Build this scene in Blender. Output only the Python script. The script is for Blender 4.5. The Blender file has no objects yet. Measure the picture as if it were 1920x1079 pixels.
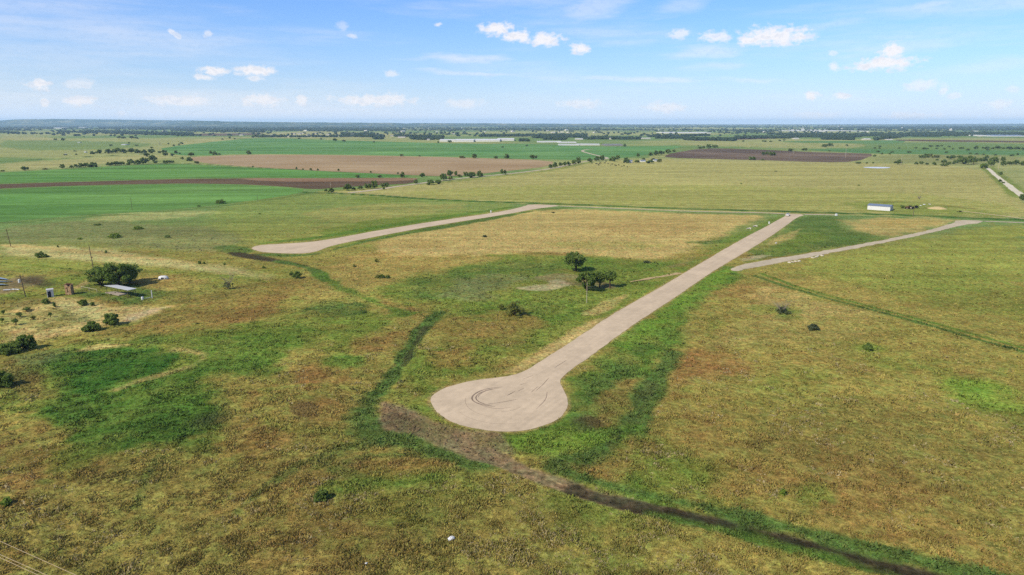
import bpy, bmesh, math, random
import numpy as np
from mathutils import Vector, Matrix
from mathutils.geometry import tessellate_polygon
R = math.radians
random.seed(7); RNG = np.random.default_rng(7)
sc = bpy.context.scene
C = sc.collection

# ------------------------------------------------------------------ camera
H = 55.0                      # drone height in metres
FPX = 1280.0                  # focal length in photo pixels (1920 wide)
HZ = 230.0                    # photo row of the level horizon
PITCH = math.atan((539.5 - HZ) / FPX)
cam = bpy.data.cameras.new('camera'); cam.sensor_width = 36; cam.lens = 36 * FPX / 1920
cam.clip_start = 1; cam.clip_end = 90000
co = bpy.data.objects.new('camera', cam); C.objects.link(co)
co.location = (0, 0, H); co.rotation_euler = (math.pi / 2 - PITCH, 0, 0); sc.camera = co
CP, SP = math.cos(PITCH), math.sin(PITCH)

# ------------------------------------------------------------------ exposure
sc.view_settings.view_transform = 'Standard'; sc.view_settings.look = 'None'
sc.view_settings.exposure = 0.72; sc.view_settings.gamma = 1; sc.view_settings.use_curve_mapping = False
sc.cycles.max_bounces = 6; sc.cycles.diffuse_bounces = 2; sc.cycles.glossy_bounces = 2
sc.cycles.volume_bounces = 0; sc.cycles.transparent_max_bounces = 8
sc.cycles.use_denoising = False

# ------------------------------------------------------------------ sun and sky
SUNV = Vector((-0.62, -0.50, 0.68)).normalized()
SUN_EL = math.asin(SUNV.z); SUN_AZ = math.atan2(SUNV.x, SUNV.y)
sl = bpy.data.lights.new('sun', 'SUN'); sl.energy = 3.6; sl.angle = R(0.6); sl.color = (1.0, .95, .86)
so = bpy.data.objects.new('sun', sl); C.objects.link(so); so.rotation_euler = SUNV.to_track_quat('Z', 'Y').to_euler()
so.location = (-200, -100, 300)

def pdir(px, py):
    """world direction of a photo pixel"""
    a = (px - 960) / FPX; b = (py - 539.5) / FPX
    return Vector((a, CP - b * SP, -SP - b * CP)).normalized()

def at(px, py, z=0.0):
    """point on the level z seen at a photo pixel"""
    d = pdir(px, py); t = (z - H) / d.z
    return Vector((d.x * t, d.y * t, z))

def ppm(px, py):
    """photo pixels per metre at the ground point of that pixel"""
    p = at(px, py); return FPX / (p.y * CP + H * SP)

CUMULUS = [(75,157,27,12,.8),(150,158,30,10,.45),(84,190,11,7,.7),(147,190,38,9,.75),(398,132,32,8,.85),(382,146,22,6,.7),
 (478,133,44,10,.9),(480,149,19,6,.6),(322,60,8,6,.6),(330,67,9,7,.55),(386,62,11,7,.5),(640,52,15,8,.3),(662,68,11,4,.5),(823,47,7,5,.7),
 (340,188,78,12,.7),(490,189,52,13,.75),(565,191,21,9,.7),(700,188,92,12,.75),(870,195,42,8,.5),(735,138,15,7,.5),
 (932,55,36,12,.85),(968,68,30,12,.9),(1022,74,44,12,.9),(1085,90,23,10,.85),(1277,64,26,9,.6),(1343,69,32,11,.7),
 (1452,68,76,18,1),(1404,75,28,9,.85),(1672,96,28,15,.95),(1655,120,72,12,.95),(1565,125,11,8,.6),(1563,100,13,6,.45),
 (1524,179,16,8,.8),(1580,181,18,7,.7),(1728,161,38,9,.5),(1773,172,9,9,.5),(1790,182,15,5,.4),(1090,195,48,8,.5),
 (1250,202,42,10,.6),(1705,218,64,7,.5),(1870,198,32,8,.45),(1530,217,52,7,.35),(230,213,12,6,.4),(1895,168,16,8,.35)]
WISPS = [(860,110,80,9,.5,0),(900,138,120,5,.4,-2),(1330,97,80,13,.45,4),(1340,123,64,7,.35,2),(1200,149,130,6,.4,-1),
 (1115,15,85,24,.38,6),(1270,12,56,14,.28,8),(1740,12,90,9,.4,9),(1700,82,170,20,.3,7),(100,105,180,28,.22,-9),
 (1400,150,95,5,.3,-2),(1180,80,66,8,.25,0),(1560,48,180,10,.25,10),(420,90,200,16,.12,-6),(1850,125,120,12,.22,5),(250,30,220,14,.08,4)]

w = bpy.data.worlds.new('World'); sc.world = w; w.use_nodes = True
nt = w.node_tree; nt.nodes.clear()
def N(t, kind, **kw):
    n = t.nodes.new(kind)
    for k, v in kw.items():
        if k in ('loc',): continue
        setattr(n, k, v)
    return n
def L(t, a, b): t.links.new(a, b)
def mth(t, op, a, b=None, clamp=False):
    n = t.nodes.new('ShaderNodeMath'); n.operation = op; n.use_clamp = clamp
    for i, v in enumerate((a, b)):
        if v is None: continue
        if isinstance(v, (int, float)): n.inputs[i].default_value = v
        else: t.links.new(v, n.inputs[i])
    return n.outputs[0]
sky = N(nt, 'ShaderNodeTexSky', sky_type='NISHITA', sun_disc=False)
sky.sun_elevation = SUN_EL; sky.sun_rotation = SUN_AZ; sky.altitude = 200
sky.air_density = 1.25; sky.dust_density = .5; sky.ozone_density = 2.5
tc = N(nt, 'ShaderNodeTexCoord'); sep = N(nt, 'ShaderNodeSeparateXYZ'); L(nt, tc.outputs['Generated'], sep.inputs[0])
az = mth(nt, 'ARCTAN2', sep.outputs[0], sep.outputs[1]); el = mth(nt, 'ARCSINE', sep.outputs[2])
comb = N(nt, 'ShaderNodeCombineXYZ'); L(nt, az, comb.inputs[0]); L(nt, el, comb.inputs[1])
def skynoise(sx, sy, scale, detail, rough=.55):
    mp = N(nt, 'ShaderNodeMapping'); mp.inputs['Scale'].default_value = (sx, sy, 1); L(nt, comb.outputs[0], mp.inputs[0])
    n = N(nt, 'ShaderNodeTexNoise'); n.inputs['Scale'].default_value = scale; n.inputs['Detail'].default_value = detail
    n.inputs['Roughness'].default_value = rough; L(nt, mp.outputs[0], n.inputs[0]); return n
def ellipse(c, rot=0):
    d = pdir(c[0], c[1]); a0 = math.atan2(d.x, d.y); e0 = math.asin(d.z)
    k = 1 / FPX
    mp = N(nt, 'ShaderNodeMapping', vector_type='TEXTURE')
    ca = math.cos(a0) ** 1.6
    mp.inputs['Location'].default_value = (a0, e0, 0); mp.inputs['Rotation'].default_value = (0, 0, R(rot))
    mp.inputs['Scale'].default_value = (c[2] * k * ca, c[3] * k, 1)
    return mp
n1 = skynoise(1, 1.5, 85, 5, .6); n2 = skynoise(1, 7, 14, 4, .55); n3 = skynoise(1, 1.6, 26, 3)
warp = N(nt, 'ShaderNodeVectorMath', operation='SUBTRACT'); L(nt, n3.outputs['Color'], warp.inputs[0]); warp.inputs[1].default_value = (.5, .5, .5)
warp2 = N(nt, 'ShaderNodeVectorMath', operation='MULTIPLY_ADD'); L(nt, warp.outputs[0], warp2.inputs[0]); warp2.inputs[1].default_value = (.02, .009, 0); L(nt, comb.outputs[0], warp2.inputs[2])
b1 = mth(nt, 'MULTIPLY', mth(nt, 'SUBTRACT', n1.outputs['Fac'], .5), 2.1)
b2 = mth(nt, 'MULTIPLY', mth(nt, 'SUBTRACT', n2.outputs['Fac'], .5), 2.2)
def field(lst, b, lo, hi):
    acc = None
    for c in lst:
        mp = ellipse(c, c[5] if len(c) > 5 else 0); L(nt, warp2.outputs[0], mp.inputs[0])
        ln = N(nt, 'ShaderNodeVectorMath', operation='LENGTH'); L(nt, mp.outputs[0], ln.inputs[0])
        mr = N(nt, 'ShaderNodeMapRange', interpolation_type='SMOOTHSTEP')
        L(nt, mth(nt, 'ADD', ln.outputs['Value'], b), mr.inputs[0])
        mr.inputs[1].default_value = hi; mr.inputs[2].default_value = lo; mr.inputs[3].default_value = 0; mr.inputs[4].default_value = c[4]
        acc = mr.outputs[0] if acc is None else mth(nt, 'MAXIMUM', acc, mr.outputs[0])
    return acc
fc = field([(a_, b_, c_, d_ * 1.1, min(1, e_ * 1.2)) for a_, b_, c_, d_, e_ in CUMULUS], b1, .3, 1.12); fw = field(WISPS, b2, .0, 1.3)
n4 = skynoise(1.6, 15, 1.6, 6, .6); n5 = skynoise(1, 4, 1.3, 2)
veil = N(nt, 'ShaderNodeMapRange', interpolation_type='SMOOTHSTEP'); L(nt, mth(nt, 'ADD', n4.outputs['Fac'], mth(nt, 'MULTIPLY', n5.outputs['Fac'], .5)), veil.inputs[0])
for i_, v_ in enumerate((.68, 1.0, 0, .42)): veil.inputs[i_ + 1].default_value = v_
fw = mth(nt, 'MAXIMUM', fw, veil.outputs[0])
bgS = N(nt, 'ShaderNodeBackground'); bgS.inputs[1].default_value = .105
tint = N(nt, 'ShaderNodeMix', data_type='RGBA', blend_type='MULTIPLY'); tint.inputs[0].default_value = 1
L(nt, sky.outputs[0], tint.inputs[6]); tint.inputs[7].default_value = (.385, .60, 1.03, 1)
glow = N(nt, 'ShaderNodeMix', data_type='RGBA'); glow.inputs[7].default_value = (5.0, 5.65, 6.8, 1)   # milky air low over the horizon
L(nt, mth(nt, 'MULTIPLY', mth(nt, 'EXPONENT', mth(nt, 'MULTIPLY', mth(nt, 'MAXIMUM', el, 0.0), -20.0)), .97), glow.inputs[0]); L(nt, tint.outputs[2], glow.inputs[6])
L(nt, glow.outputs[2], bgS.inputs[0])
bgC = N(nt, 'ShaderNodeBackground'); bgC.inputs[0].default_value = (.98, .95, .96, 1); bgC.inputs[1].default_value = .62
n1u = skynoise(1, 1.5, 85, 5, .6); mpu = n1u.inputs[0].links[0].from_node; mpu.inputs['Location'].default_value = (0, .0075, 0)
sh = N(nt, 'ShaderNodeMapRange', interpolation_type='SMOOTHSTEP'); L(nt, mth(nt, 'SUBTRACT', n1u.outputs['Fac'], n1.outputs['Fac']), sh.inputs[0])
for i_, v_ in enumerate((.0, .18, 0, .38)): sh.inputs[i_ + 1].default_value = v_
cmix = N(nt, 'ShaderNodeMix', data_type='RGBA'); L(nt, sh.outputs[0], cmix.inputs[0]); cmix.inputs[6].default_value = (.98, .95, .96, 1); cmix.inputs[7].default_value = (.62, .68, .80, 1)  # cloud shading mixed into the colour, greyer undersides
L(nt, cmix.outputs[2], bgC.inputs[0])
mixs = N(nt, 'ShaderNodeMixShader')
L(nt, mth(nt, 'MULTIPLY', mth(nt, 'MAXIMUM', fc, fw), .92, True), mixs.inputs[0]); L(nt, bgS.outputs[0], mixs.inputs[1]); L(nt, bgC.outputs[0], mixs.inputs[2])
wo = N(nt, 'ShaderNodeOutputWorld'); L(nt, mixs.outputs[0], wo.inputs[0])

# ------------------------------------------------------------------ helpers: colour, noise
KALB = np.array([1.53, 1.65, 1.95])
def s2l(c):
    c = np.asarray(c, float) / 255.0
    return np.where(c <= .04045, c / 12.92, ((c + .055) / 1.055) ** 2.4)
def alb(c): return s2l(c) / KALB
def rgba(c): return tuple(float(v) for v in alb(c)) + (1.0,)

def _hash(ix, iy, seed):
    h = (ix.astype(np.int64) * 374761393 + iy.astype(np.int64) * 668265263 + seed * 974634777) & 0xffffffff
    h = ((h ^ (h >> 13)) * 1274126177) & 0xffffffff
    h = h ^ (h >> 16)
    return (h & 0xffff) / 65535.0
def vnoise(x, y, seed=0):
    ix = np.floor(x); iy = np.floor(y); fx = x - ix; fy = y - iy
    fx = fx * fx * (3 - 2 * fx); fy = fy * fy * (3 - 2 * fy)
    a = _hash(ix, iy, seed); b = _hash(ix + 1, iy, seed); c = _hash(ix, iy + 1, seed); d = _hash(ix + 1, iy + 1, seed)
    return (a * (1 - fx) + b * fx) * (1 - fy) + (c * (1 - fx) + d * fx) * fy
def fbm(x, y, size, octs=4, seed=0):
    t = 0; amp = 1; tot = 0; f = 1.0 / size
    for k in range(octs):
        ca, sa = math.cos(1.1 * k + seed), math.sin(1.1 * k + seed)
        t = t + amp * vnoise((x * ca - y * sa) * f + 31.7 * k, (x * sa + y * ca) * f + 17.3 * k, seed * 13 + k)
        tot += amp; amp *= .55; f *= 2.03
    return t / tot            # about 0..1, mean .5
def sstep(a, b, v):
    t = np.clip((v - a) / (b - a), 0, 1); return t * t * (3 - 2 * t)

def seg_dist(x, y, P, closed):
    best = np.full(x.shape, 1e18); n = len(P)
    for i in range(n if closed else n - 1):
        ax, ay = P[i]; bx, by = P[(i + 1) % n]
        dx, dy = bx - ax, by - ay; l2 = dx * dx + dy * dy + 1e-9
        t = np.clip(((x - ax) * dx + (y - ay) * dy) / l2, 0, 1)
        best = np.minimum(best, (x - ax - t * dx) ** 2 + (y - ay - t * dy) ** 2)
    return np.sqrt(best)
def inside(x, y, P):
    r = np.zeros(x.shape, bool); n = len(P)
    for i in range(n):
        ax, ay = P[i]; bx, by = P[(i + 1) % n]
        if ay == by: continue
        c = ((ay > y) != (by > y)) & (x < (bx - ax) * (y - ay) / (by - ay) + ax)
        r ^= c
    return r
def world(pts): return [(at(*p).x, at(*p).y) for p in pts]
def smooth(P, k=1, closed=True):
    for _ in range(k):
        Q = []; n = len(P)
        if not closed: Q.append(P[0])
        for i in range(n if closed else n - 1):
            a, b = P[i], P[(i + 1) % n]
            Q += [(a[0] * .75 + b[0] * .25, a[1] * .75 + b[1] * .25), (a[0] * .25 + b[0] * .75, a[1] * .25 + b[1] * .75)]
        if not closed: Q.append(P[-1])
        P = Q
    return P

# ------------------------------------------------------------------ outlines of roads (photo survey of the plan)
ROAD = [(1470,401),(1474,405),(1456,414),(1440,423.6),(1402,443),(1365,463.8),(1297,504),(1245.4,535),(1183,570),(1141.5,594),(1084,633),(1021.7,673),(977,701),(942,707.4),(888.5,713.6),(844,724),(817.5,735),(806.4,748.7),(811,762),(822,775),(839.7,788.6),(870.8,799.7),(906,806.8),(942,810.4),(977,809.5),(1013,802),(1039.5,790.9),(1057,777.5),(1066,762),(1064,746.5),(1055,728.7),(1049,715.4),(1057,704.3),(1084,684.3),(1110.5,666.6),(1159,629),(1219.5,588),(1271,554.6),(1315.5,523.5),(1349,501.4),(1388,479),(1440,447),(1480,419),(1494,408),(1513,402.5)]
ROAD_B = [(471,466),(478,462),(495,459.5),(530,457.5),(580,454.5),(620,449),(720,430.5),(820,414.5),(940,397.5),(984,387),(992,383.5),(1056,385.5),(1030,389),(1010,391),(940,404),(820,422.5),(720,441),(640,457),(612,464),(600,470),(575,475.5),(540,476),(500,474),(478,470)]
LANE = [(1368,506),(1385,498),(1440,487),(1480,482),(1520,475),(1600,461),(1680,446),(1750,430),(1786,419),(1795,413),(1848,414),(1838,418.5),(1805,422),(1760,434),(1680,451),(1600,467),(1540,478),(1480,490),(1430,499),(1395,506),(1378,509)]
FARLANE = [(655,362),(684,359),(700,357),(760,348),(860,335),(960,326),(1040,316),(1066,309),(1110,301),(1136,298.5),(1141,297),(1124,293),(1100,287),(1090,283.5),(1098,281),(1112,280)]
EASTROAD = [(1845.5,313.5),(1866,332),(1886,350),(1908,367),(1940,392),(1960,392),(1919,364),(1900,350),(1880,336),(1853,313.5)]
TRACK1 = [(1050,387),(1150,391),(1300,397),(1440,399.8),(1470,401.5)]
TRACK2 = [(1508,402.5),(1540,403),(1570,404)]
TRACK3 = [(1846,415.5),(1880,416.5),(1950,419)]
TRACK4 = [(1800,396),(1840,400.5),(1880,405.5),(1950,415)]
SPUR = [(1184,528),(1205,524),(1240,519),(1276,512)]

# ------------------------------------------------------------------ ground cover survey
TY = {  # sRGB look, bareness, leafiness
 'olive': ((160,150,84),0,0), 'brown': ((158,134,80),0,0), 'rust': ((160,124,78),0,0), 'tan': ((200,176,118),0,0), 'gold': ((188,162,100),0,0),
 'green': ((124,142,66),0,.4), 'lush': ((104,134,60),0,.8), 'dark': ((98,122,64),0,1), 'meadow': ((74,114,50),0,1), 'bright': ((128,160,66),0,.5),
 'grey': ((140,142,98),0,.4), 'pale': ((204,192,136),.3,0), 'soil': ((148,129,102),1,0), 'mud': ((82,74,60),1,0), 'caliche': ((212,192,164),1,0),
 'pasture': ((184,176,118),.2,0), 'far': ((170,172,118),1,0), 'fargreen': ((126,150,94),1,0), 'farwood': ((66,92,60),1,0), 'straw': ((204,180,124),.3,0),
 'farstraw': ((186,178,128),1,0), 'darkmud': ((64,60,48),1,0), 'lime': ((160,164,86),.1,.2), 'drab': ((134,126,72),0,.2)}
# (type, edge softness m, raggedness, strength, pixel outline) or with a width in metres for a line
PATCH = [
 ('pasture',6,.3,1,[(560,362),(700,352),(860,338),(1000,322),(1120,303),(1250,298),(1600,306),(1840,312),(1905,368),(1940,395),(1940,412),(1600,404),(1300,398),(1000,384),(700,368)]),
 ('lime',12,.8,.55,[(700,366),(900,350),(1300,345),(1700,360),(1900,385),(1920,405),(1600,400),(1300,395),(1000,382)]),
 ('lime',10,.8,.5,[(440,380),(560,362),(700,366),(980,382),(940,397),(720,430),(600,450),(480,458),(430,440),(380,410)]),
 ('pale',8,.8,.5,[(150,405),(330,395),(420,398),(330,412),(180,418)]),
 ('tan',10,.9,.35,[(560,395),(760,380),(900,385),(760,408),(600,420)]),
 ('green',6,.8,.6,[(690,368),(760,372),(790,378),(700,381),(660,376)]),
 ('grey',8,.9,.85,[(0,432),(60,418),(200,414),(340,425),(430,435),(455,455),(430,472),(300,468),(120,452),(0,455)]),
 ('pale',6,.6,.95,[(0,458),(140,462),(330,488),(520,512),(500,528),(350,505),(150,490),(0,482)]),
 ('lime',8,.6,.8,[(0,478),(120,486),(330,505),(480,520),(420,535),(250,500),(120,510),(0,510)]),
 ('straw',2.5,.5,.9,[(0,458),(60,459),(200,474),(330,488),(420,497),(330,492),(200,480),(60,466),(0,464)]),
 ('lime',9,1,.6,[(300,540),(480,500),(600,500),(760,560),(640,620),(480,600),(420,560)]),
 ('gold',9,1,.65,[(560,520),(700,470),(860,478),(960,487),(840,505),(760,525),(640,560),(520,565)]),
 ('tan',7,.7,.95,[(860,400),(960,392),(1060,392),(1300,401),(1440,404),(1425,410),(1340,447),(1296,474),(1250,487),(1180,486),(1060,474),(900,478),(770,482),(700,466),(730,446),(800,430)]),
 ('tan',9,1,.5,[(1030,412),(1140,402),(1400,408),(1360,432),(1250,446),(1100,446),(1020,430)]),
 ('rust',9,1,.35,[(1100,420),(1330,410),(1320,440),(1120,440)]),
 ('straw',3,.6,.6,2.5,[(760,470),(960,468),(1100,466),(1250,464)]),
 ('straw',3,.6,.55,2.5,[(880,455),(1000,452),(1150,450),(1290,447)]),
 ('straw',3,.6,.5,2.5,[(900,436),(1050,434),(1200,432),(1330,430)]),
 ('straw',3,.6,.5,2.5,[(940,420),(1100,419),(1250,419),(1370,418)]),
 ('lime',9,1,.5,[(1040,455),(1250,455),(1240,466),(1060,466)]),
 ('brown',6,1,.5,[(700,452),(800,448),(860,458),(780,468),(700,464)]),
 # green round the trees
 ('green',7,1,.9,[(740,530),(860,500),(960,484),(1060,476),(1180,488),(1290,488),(1290,500),(1240,530),(1180,566),(1120,605),(1040,655),(950,702),(880,708),(810,720),(770,710),(800,640),(840,600),(800,575),(700,560)]),
 ('dark',7,1,.75,[(760,530),(860,503),(960,490),(1040,494),(1060,510),(960,525),(900,550),(830,560),(770,552)]),
 ('lush',6,1,.7,[(880,575),(1000,560),(1100,560),(1080,585),(1000,620),(950,640),(900,630)]),
 ('lush',6,1,.6,[(1060,478),(1180,490),(1270,492),(1230,510),(1130,520),(1060,505)]),
 ('grey',6,1,.7,[(840,530),(920,515),(1000,520),(970,540),(900,560),(850,560)]),
 ('brown',6,1,.8,[(920,585),(980,580),(1010,600),(960,640),(920,650),(900,620)]),
 ('soil',3,.9,.7,[(985,522),(1060,514),(1120,522),(1160,532),(1140,540),(1060,532)]),
 ('caliche',2,1,.6,[(962,540),(995,534),(1030,533),(1050,540),(1020,547),(980,546)]),
 ('caliche',2,1,.55,[(1025,529),(1050,527),(1072,531),(1060,536),(1035,534)]),
 ('soil',3,.9,.6,[(1245,500),(1310,485),(1330,482),(1300,495),(1260,503)]),
 ('brown',7,1,.7,[(800,610),(860,590),(900,600),(900,640),(860,660),(800,655)]),
 ('rust',6,1,.6,[(770,665),(860,655),(900,665),(860,685),(790,690)]),
 ('green',4,1,.8,[(600,420),(1000,388),(1010,394),(840,424),(640,462),(600,470)]),
 ('dark',2.2,.7,.95,[(470,475),(600,478),(640,460),(820,424),(1000,394),(1000,398),(830,430),(700,450),(620,472),(560,482),(480,480)]),
 ('lush',2.2,.7,.9,[(470,460),(530,454),(600,449),(720,427),(940,394),(985,384),(930,392),(720,421),(600,443),(500,455)]),
 ('dark',3,.8,.8,[(1000,392),(1050,390),(1075,388),(1060,393),(1010,396)]),
 ('dark',3,.9,.9,[(395,466),(430,458),(470,464),(480,474),(430,476)]),
 ('mud',1.5,.7,1,[(420,473),(460,474),(480,480),(520,488),(540,496),(480,488),(440,482)]),
 ('mud',1.5,.7,.9,4,[(470,478),(520,489),(560,497)]),
 ('dark',1.5,.7,1,4.5,[(520,490),(570,500),(600,512),(610,525)]),
 ('lush',2.5,.9,.85,4,[(600,515),(640,540),(700,565),(760,590)]),
 # dark shrub strip and roadside ditches, far part
 ('dark',2,.8,1,[(1284,453),(1340,452),(1380,446),(1430,425),(1450,408),(1455,412),(1440,428),(1400,448),(1350,459),(1290,457)]),
 ('green',4,.9,.85,[(1300,486),(1350,455),(1440,415),(1462,405),(1470,408),(1430,428),(1360,466),(1297,504),(1250,532),(1180,572),(1150,575),(1230,525)]),
 ('dark',5,.9,.95,[(1500,406),(1560,405),(1585,412),(1575,425),(1600,435),(1650,441),(1680,447),(1600,460),(1520,474),(1440,486),(1390,497),(1400,480),(1450,447),(1490,417)]),
 ('green',5,1,.7,[(1430,470),(1480,440),(1530,430),(1560,445),(1500,468),(1440,482)]),
 ('tan',3,.9,.9,[(1436,455),(1470,440),(1503,428),(1500,436),(1470,452),(1440,464)]),
 ('caliche',2,.9,.6,[(1378,487),(1420,478),(1450,480),(1400,492)]),
 ('tan',7,.9,.9,[(1580,408),(1800,410),(1780,420),(1730,433),(1690,446),(1640,440),(1590,428)]),
 ('gold',7,1,.6,[(1620,412),(1780,412),(1730,428),(1640,428)]),
 # road verges, near part
 ('lush',4,1,.95,[(1385,500),(1400,508),(1350,540),(1310,575),(1290,610),(1260,650),(1250,700),(1215,760),(1180,820),(1120,860),(1040,870),(960,850),(935,812),(977,809),(1039,791),(1066,762),(1055,728),(1057,704),(1110,666),(1200,600),(1316,523),(1349,501)]),
 ('bright',4,1,.75,[(1240,585),(1316,528),(1360,502),(1380,506),(1330,540),(1270,590),(1200,640),(1150,680),(1120,690),(1180,632)]),
 ('dark',5,1,.75,[(1090,700),(1160,660),(1230,640),(1230,680),(1170,740),(1130,790),(1080,790),(1075,740)]),
 ('bright',3,.9,.85,[(955,822),(1020,812),(1120,812),(1160,822),(1150,838),(1060,850),(980,848)]),
 ('brown',5,1,.7,[(1150,720),(1210,700),(1230,720),(1200,770),(1150,800),(1110,800)]),
 ('mud',3,1,.6,[(1075,790),(1110,780),(1130,795),(1100,808),(1080,806)]),
 ('rust',6,1,.8,[(1240,670),(1300,655),(1390,655),(1410,690),(1340,710),(1250,715)]),
 ('dark',2,.8,.95,5,[(1262,660),(1235,700),(1210,745),(1190,795),(1160,830),(1110,860),(1040,878)]),
 ('mud',1,.9,.3,.8,[(1228,715),(1204,760),(1184,806),(1150,840)]),
 ('mud',1,.9,.25,.8,[(1214,712),(1192,755),(1172,800),(1138,832)]),
 ('lush',2,.8,.8,4,[(1190,800),(1175,850),(1168,885),(1195,920),(1240,945)]),
 ('brown',6,1,.75,[(1190,820),(1165,860),(1100,885),(1040,885),(1100,905),(1160,910),(1180,870)]),
 ('tan',2,.6,1,[(1141,596),(1110,618),(1060,652),(1010,682),(975,701),(930,706),(945,694),(990,668),(1040,640),(1090,610)]),
 ('straw',1.5,.6,.9,[(1120,608),(1070,642),(1020,672),(985,692),(1000,676),(1060,636)]),
 ('tan',4,1,.6,[(900,700),(940,690),(990,680),(960,702),(900,709)]),
 ('straw',2,.9,.7,[(1090,590),(1140,560),(1180,550),(1170,562),(1120,590)]),
 # left slope
 ('brown',8,1,.8,[(320,570),(420,545),(520,520),(570,525),(545,565),(470,600),(380,610),(300,620),(250,625)]),
 ('rust',8,1,.5,[(440,560),(540,535),(560,560),(470,600),(420,605)]),
 ('green',8,1,.9,[(0,690),(60,655),(200,632),(320,622),(450,612),(560,595),(700,580),(730,600),(690,640),(560,660),(480,700),(420,720),(460,770),(380,830),(280,855),(100,830),(20,770)]),
 ('lush',7,1,.6,[(340,640),(520,620),(600,620),(560,655),(480,690),(420,690)]),
 ('dark',4,1,.95,[(580,574),(620,562),(680,562),(705,572),(670,588),(610,588)]),
 ('lush',3,.8,.9,[(584,676),(640,664),(690,672),(690,690),(620,697)]),
 ('dark',4,1,.7,[(250,632),(290,624),(310,632),(290,644),(262,645)]),
 ('meadow',4,.8,1,[(70,684),(100,664),(160,652),(260,648),(330,664),(335,682),(300,700),(200,724),(185,748),(150,750),(108,735),(90,705)]),
 ('meadow',6,.9,.8,[(60,770),(100,738),(200,730),(300,702),(390,690),(425,735),(455,770),(380,830),(290,852),(200,830),(120,815)]),
 ('lush',5,1,.6,[(180,720),(380,700),(420,745),(360,780),(250,790),(180,770)]),
 ('mud',4,1,.55,[(0,690),(60,680),(90,700),(80,740),(40,735),(0,720)]),
 ('brown',4,1,.6,[(40,700),(85,700),(105,740),(70,750),(40,730)]),
 ('mud',4,1,.5,[(330,790),(400,765),(450,765),(420,790),(360,805)]),
 ('tan',2,.9,.6,2.2,[(330,656),(372,662),(386,672),(360,688),(318,700),(270,712),(220,728)]),
 ('tan',2.5,1,.8,[(135,659),(170,646),(215,640),(258,643),(230,650),(180,658)]),
 ('grey',4,1,.5,[(0,680),(60,660),(140,645),(130,655),(60,690)]),
 ('lush',4,1,.9,[(330,680),(430,672),(540,680),(530,705),(440,708)]),
 ('rust',5,1,.9,[(540,690),(590,668),(640,690),(690,705),(640,722),(560,735),(520,715)]),
 ('brown',6,1,.9,[(440,735),(500,722),(530,740),(500,780),(460,810),(420,800)]),
 ('rust',6,1,.55,[(440,820),(520,790),(560,820),(480,860)]),
 ('brown',4,1,1,[(535,768),(570,745),(640,735),(665,760),(640,790),(570,790)]),
 ('mud',4,1,.4,[(535,768),(570,748),(600,765),(570,785)]),
 ('lime',2,.8,.6,2.2,[(500,730),(560,720),(640,722),(690,730)]),
 ('lime',2,.8,.55,2.2,[(500,730),(488,770),(520,800),(600,808),(660,800)]),
 ('rust',7,1,.6,[(690,630),(780,620),(800,640),(740,665),(670,660)]),
 # foreground
 ('olive',6,.8,.7,[(630,870),(760,850),(900,880),(860,905),(740,900),(650,910)]),
 ('drab',10,1,.5,[(0,1079),(0,900),(300,860),(900,900),(1300,1000),(1500,1090),(0,1140)]),  # foreground dimness put into the grass colour, darker and browner
 ('brown',9,1,.5,[(300,900),(600,860),(800,920),(700,1000),(400,1010)]),
 ('dark',1.2,1,.5,1.2,[(255,950),(272,900),(290,860),(300,850)]),
 ('dark',1.2,1,.5,1.2,[(440,960),(500,910),(560,870),(640,835),(720,822)]),
 ('dark',1.2,1,.5,1.2,[(600,872),(640,846),(720,830),(800,836),(850,856)]),
 ('dark',1.2,1,.6,1.5,[(630,880),(690,904),(760,908),(820,894)]),
 ('dark',1.2,.9,.7,1.4,[(650,868),(680,856),(740,848),(800,856)]),
 ('rust',4,1,.5,[(660,870),(760,850),(830,865),(780,890),(700,890)]),
 ('lush',2,1,.6,1.8,[(620,915),(700,910),(760,905),(820,900)]),
 ('green',5,1,.55,[(40,880),(120,850),(160,870),(110,910),(60,910)]),
 ('green',5,1,.5,[(640,890),(900,880),(880,960),(700,980)]),
 # right field
 ('olive',10,1,.6,[(1400,510),(1500,480),(1700,450),(1850,420),(1940,420),(1940,660),(1700,600),(1500,545)]),
 ('lime',10,1,.9,[(1480,500),(1620,470),(1850,424),(1940,424),(1940,520),(1850,560),(1700,545),(1560,525)]),
 ('green',10,1,.45,[(1650,520),(1750,500),(1940,520),(1940,600),(1800,580),(1680,560)]),
 ('gold',9,1,.45,[(1440,520),(1560,525),(1660,555),(1640,570),(1540,550)]),
 ('tan',8,1,.55,[(1420,535),(1540,560),(1660,600),(1640,640),(1500,640),(1400,650),(1330,640),(1400,590)]),
 ('olive',9,1,.6,[(1300,620),(1420,600),(1600,590),(1750,625),(1900,665),(1800,690),(1600,690),(1400,680)]),
 ('green',5,1,.8,[(1400,575),(1450,565),(1540,585),(1500,597),(1420,592)]),
 ('lush',4,1,.6,[(1430,590),(1470,580),(1490,592),(1450,600)]),
 ('bright',6,1,.8,[(1770,728),(1830,708),(1940,728),(1930,765),(1860,770),(1800,750)]),
 ('green',8,1,.5,[(1380,720),(1480,700),(1560,700),(1520,740),(1420,760)]),
 ('bright',5,1,.5,[(1600,650),(1640,640),(1660,655),(1620,662)]),
 ('bright',5,1,.5,[(1640,690),(1700,690),(1700,705),(1650,708)]),
 ('olive',10,1,.5,[(1290,760),(1500,730),(1700,760),(1700,830),(1400,840)]),
 ('drab',12,1,.6,[(1450,800),(1700,760),(1940,790),(1940,1000),(1750,960),(1500,900)]),  # dim right foreground, also carried by darker grass colour
 ('brown',8,1,.45,[(1540,880),(1660,870),(1760,930),(1700,990),(1560,960)]),
 ('olive',8,1,.5,[(1400,930),(1500,950),(1620,1000),(1560,1010),(1420,980)]),
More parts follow.
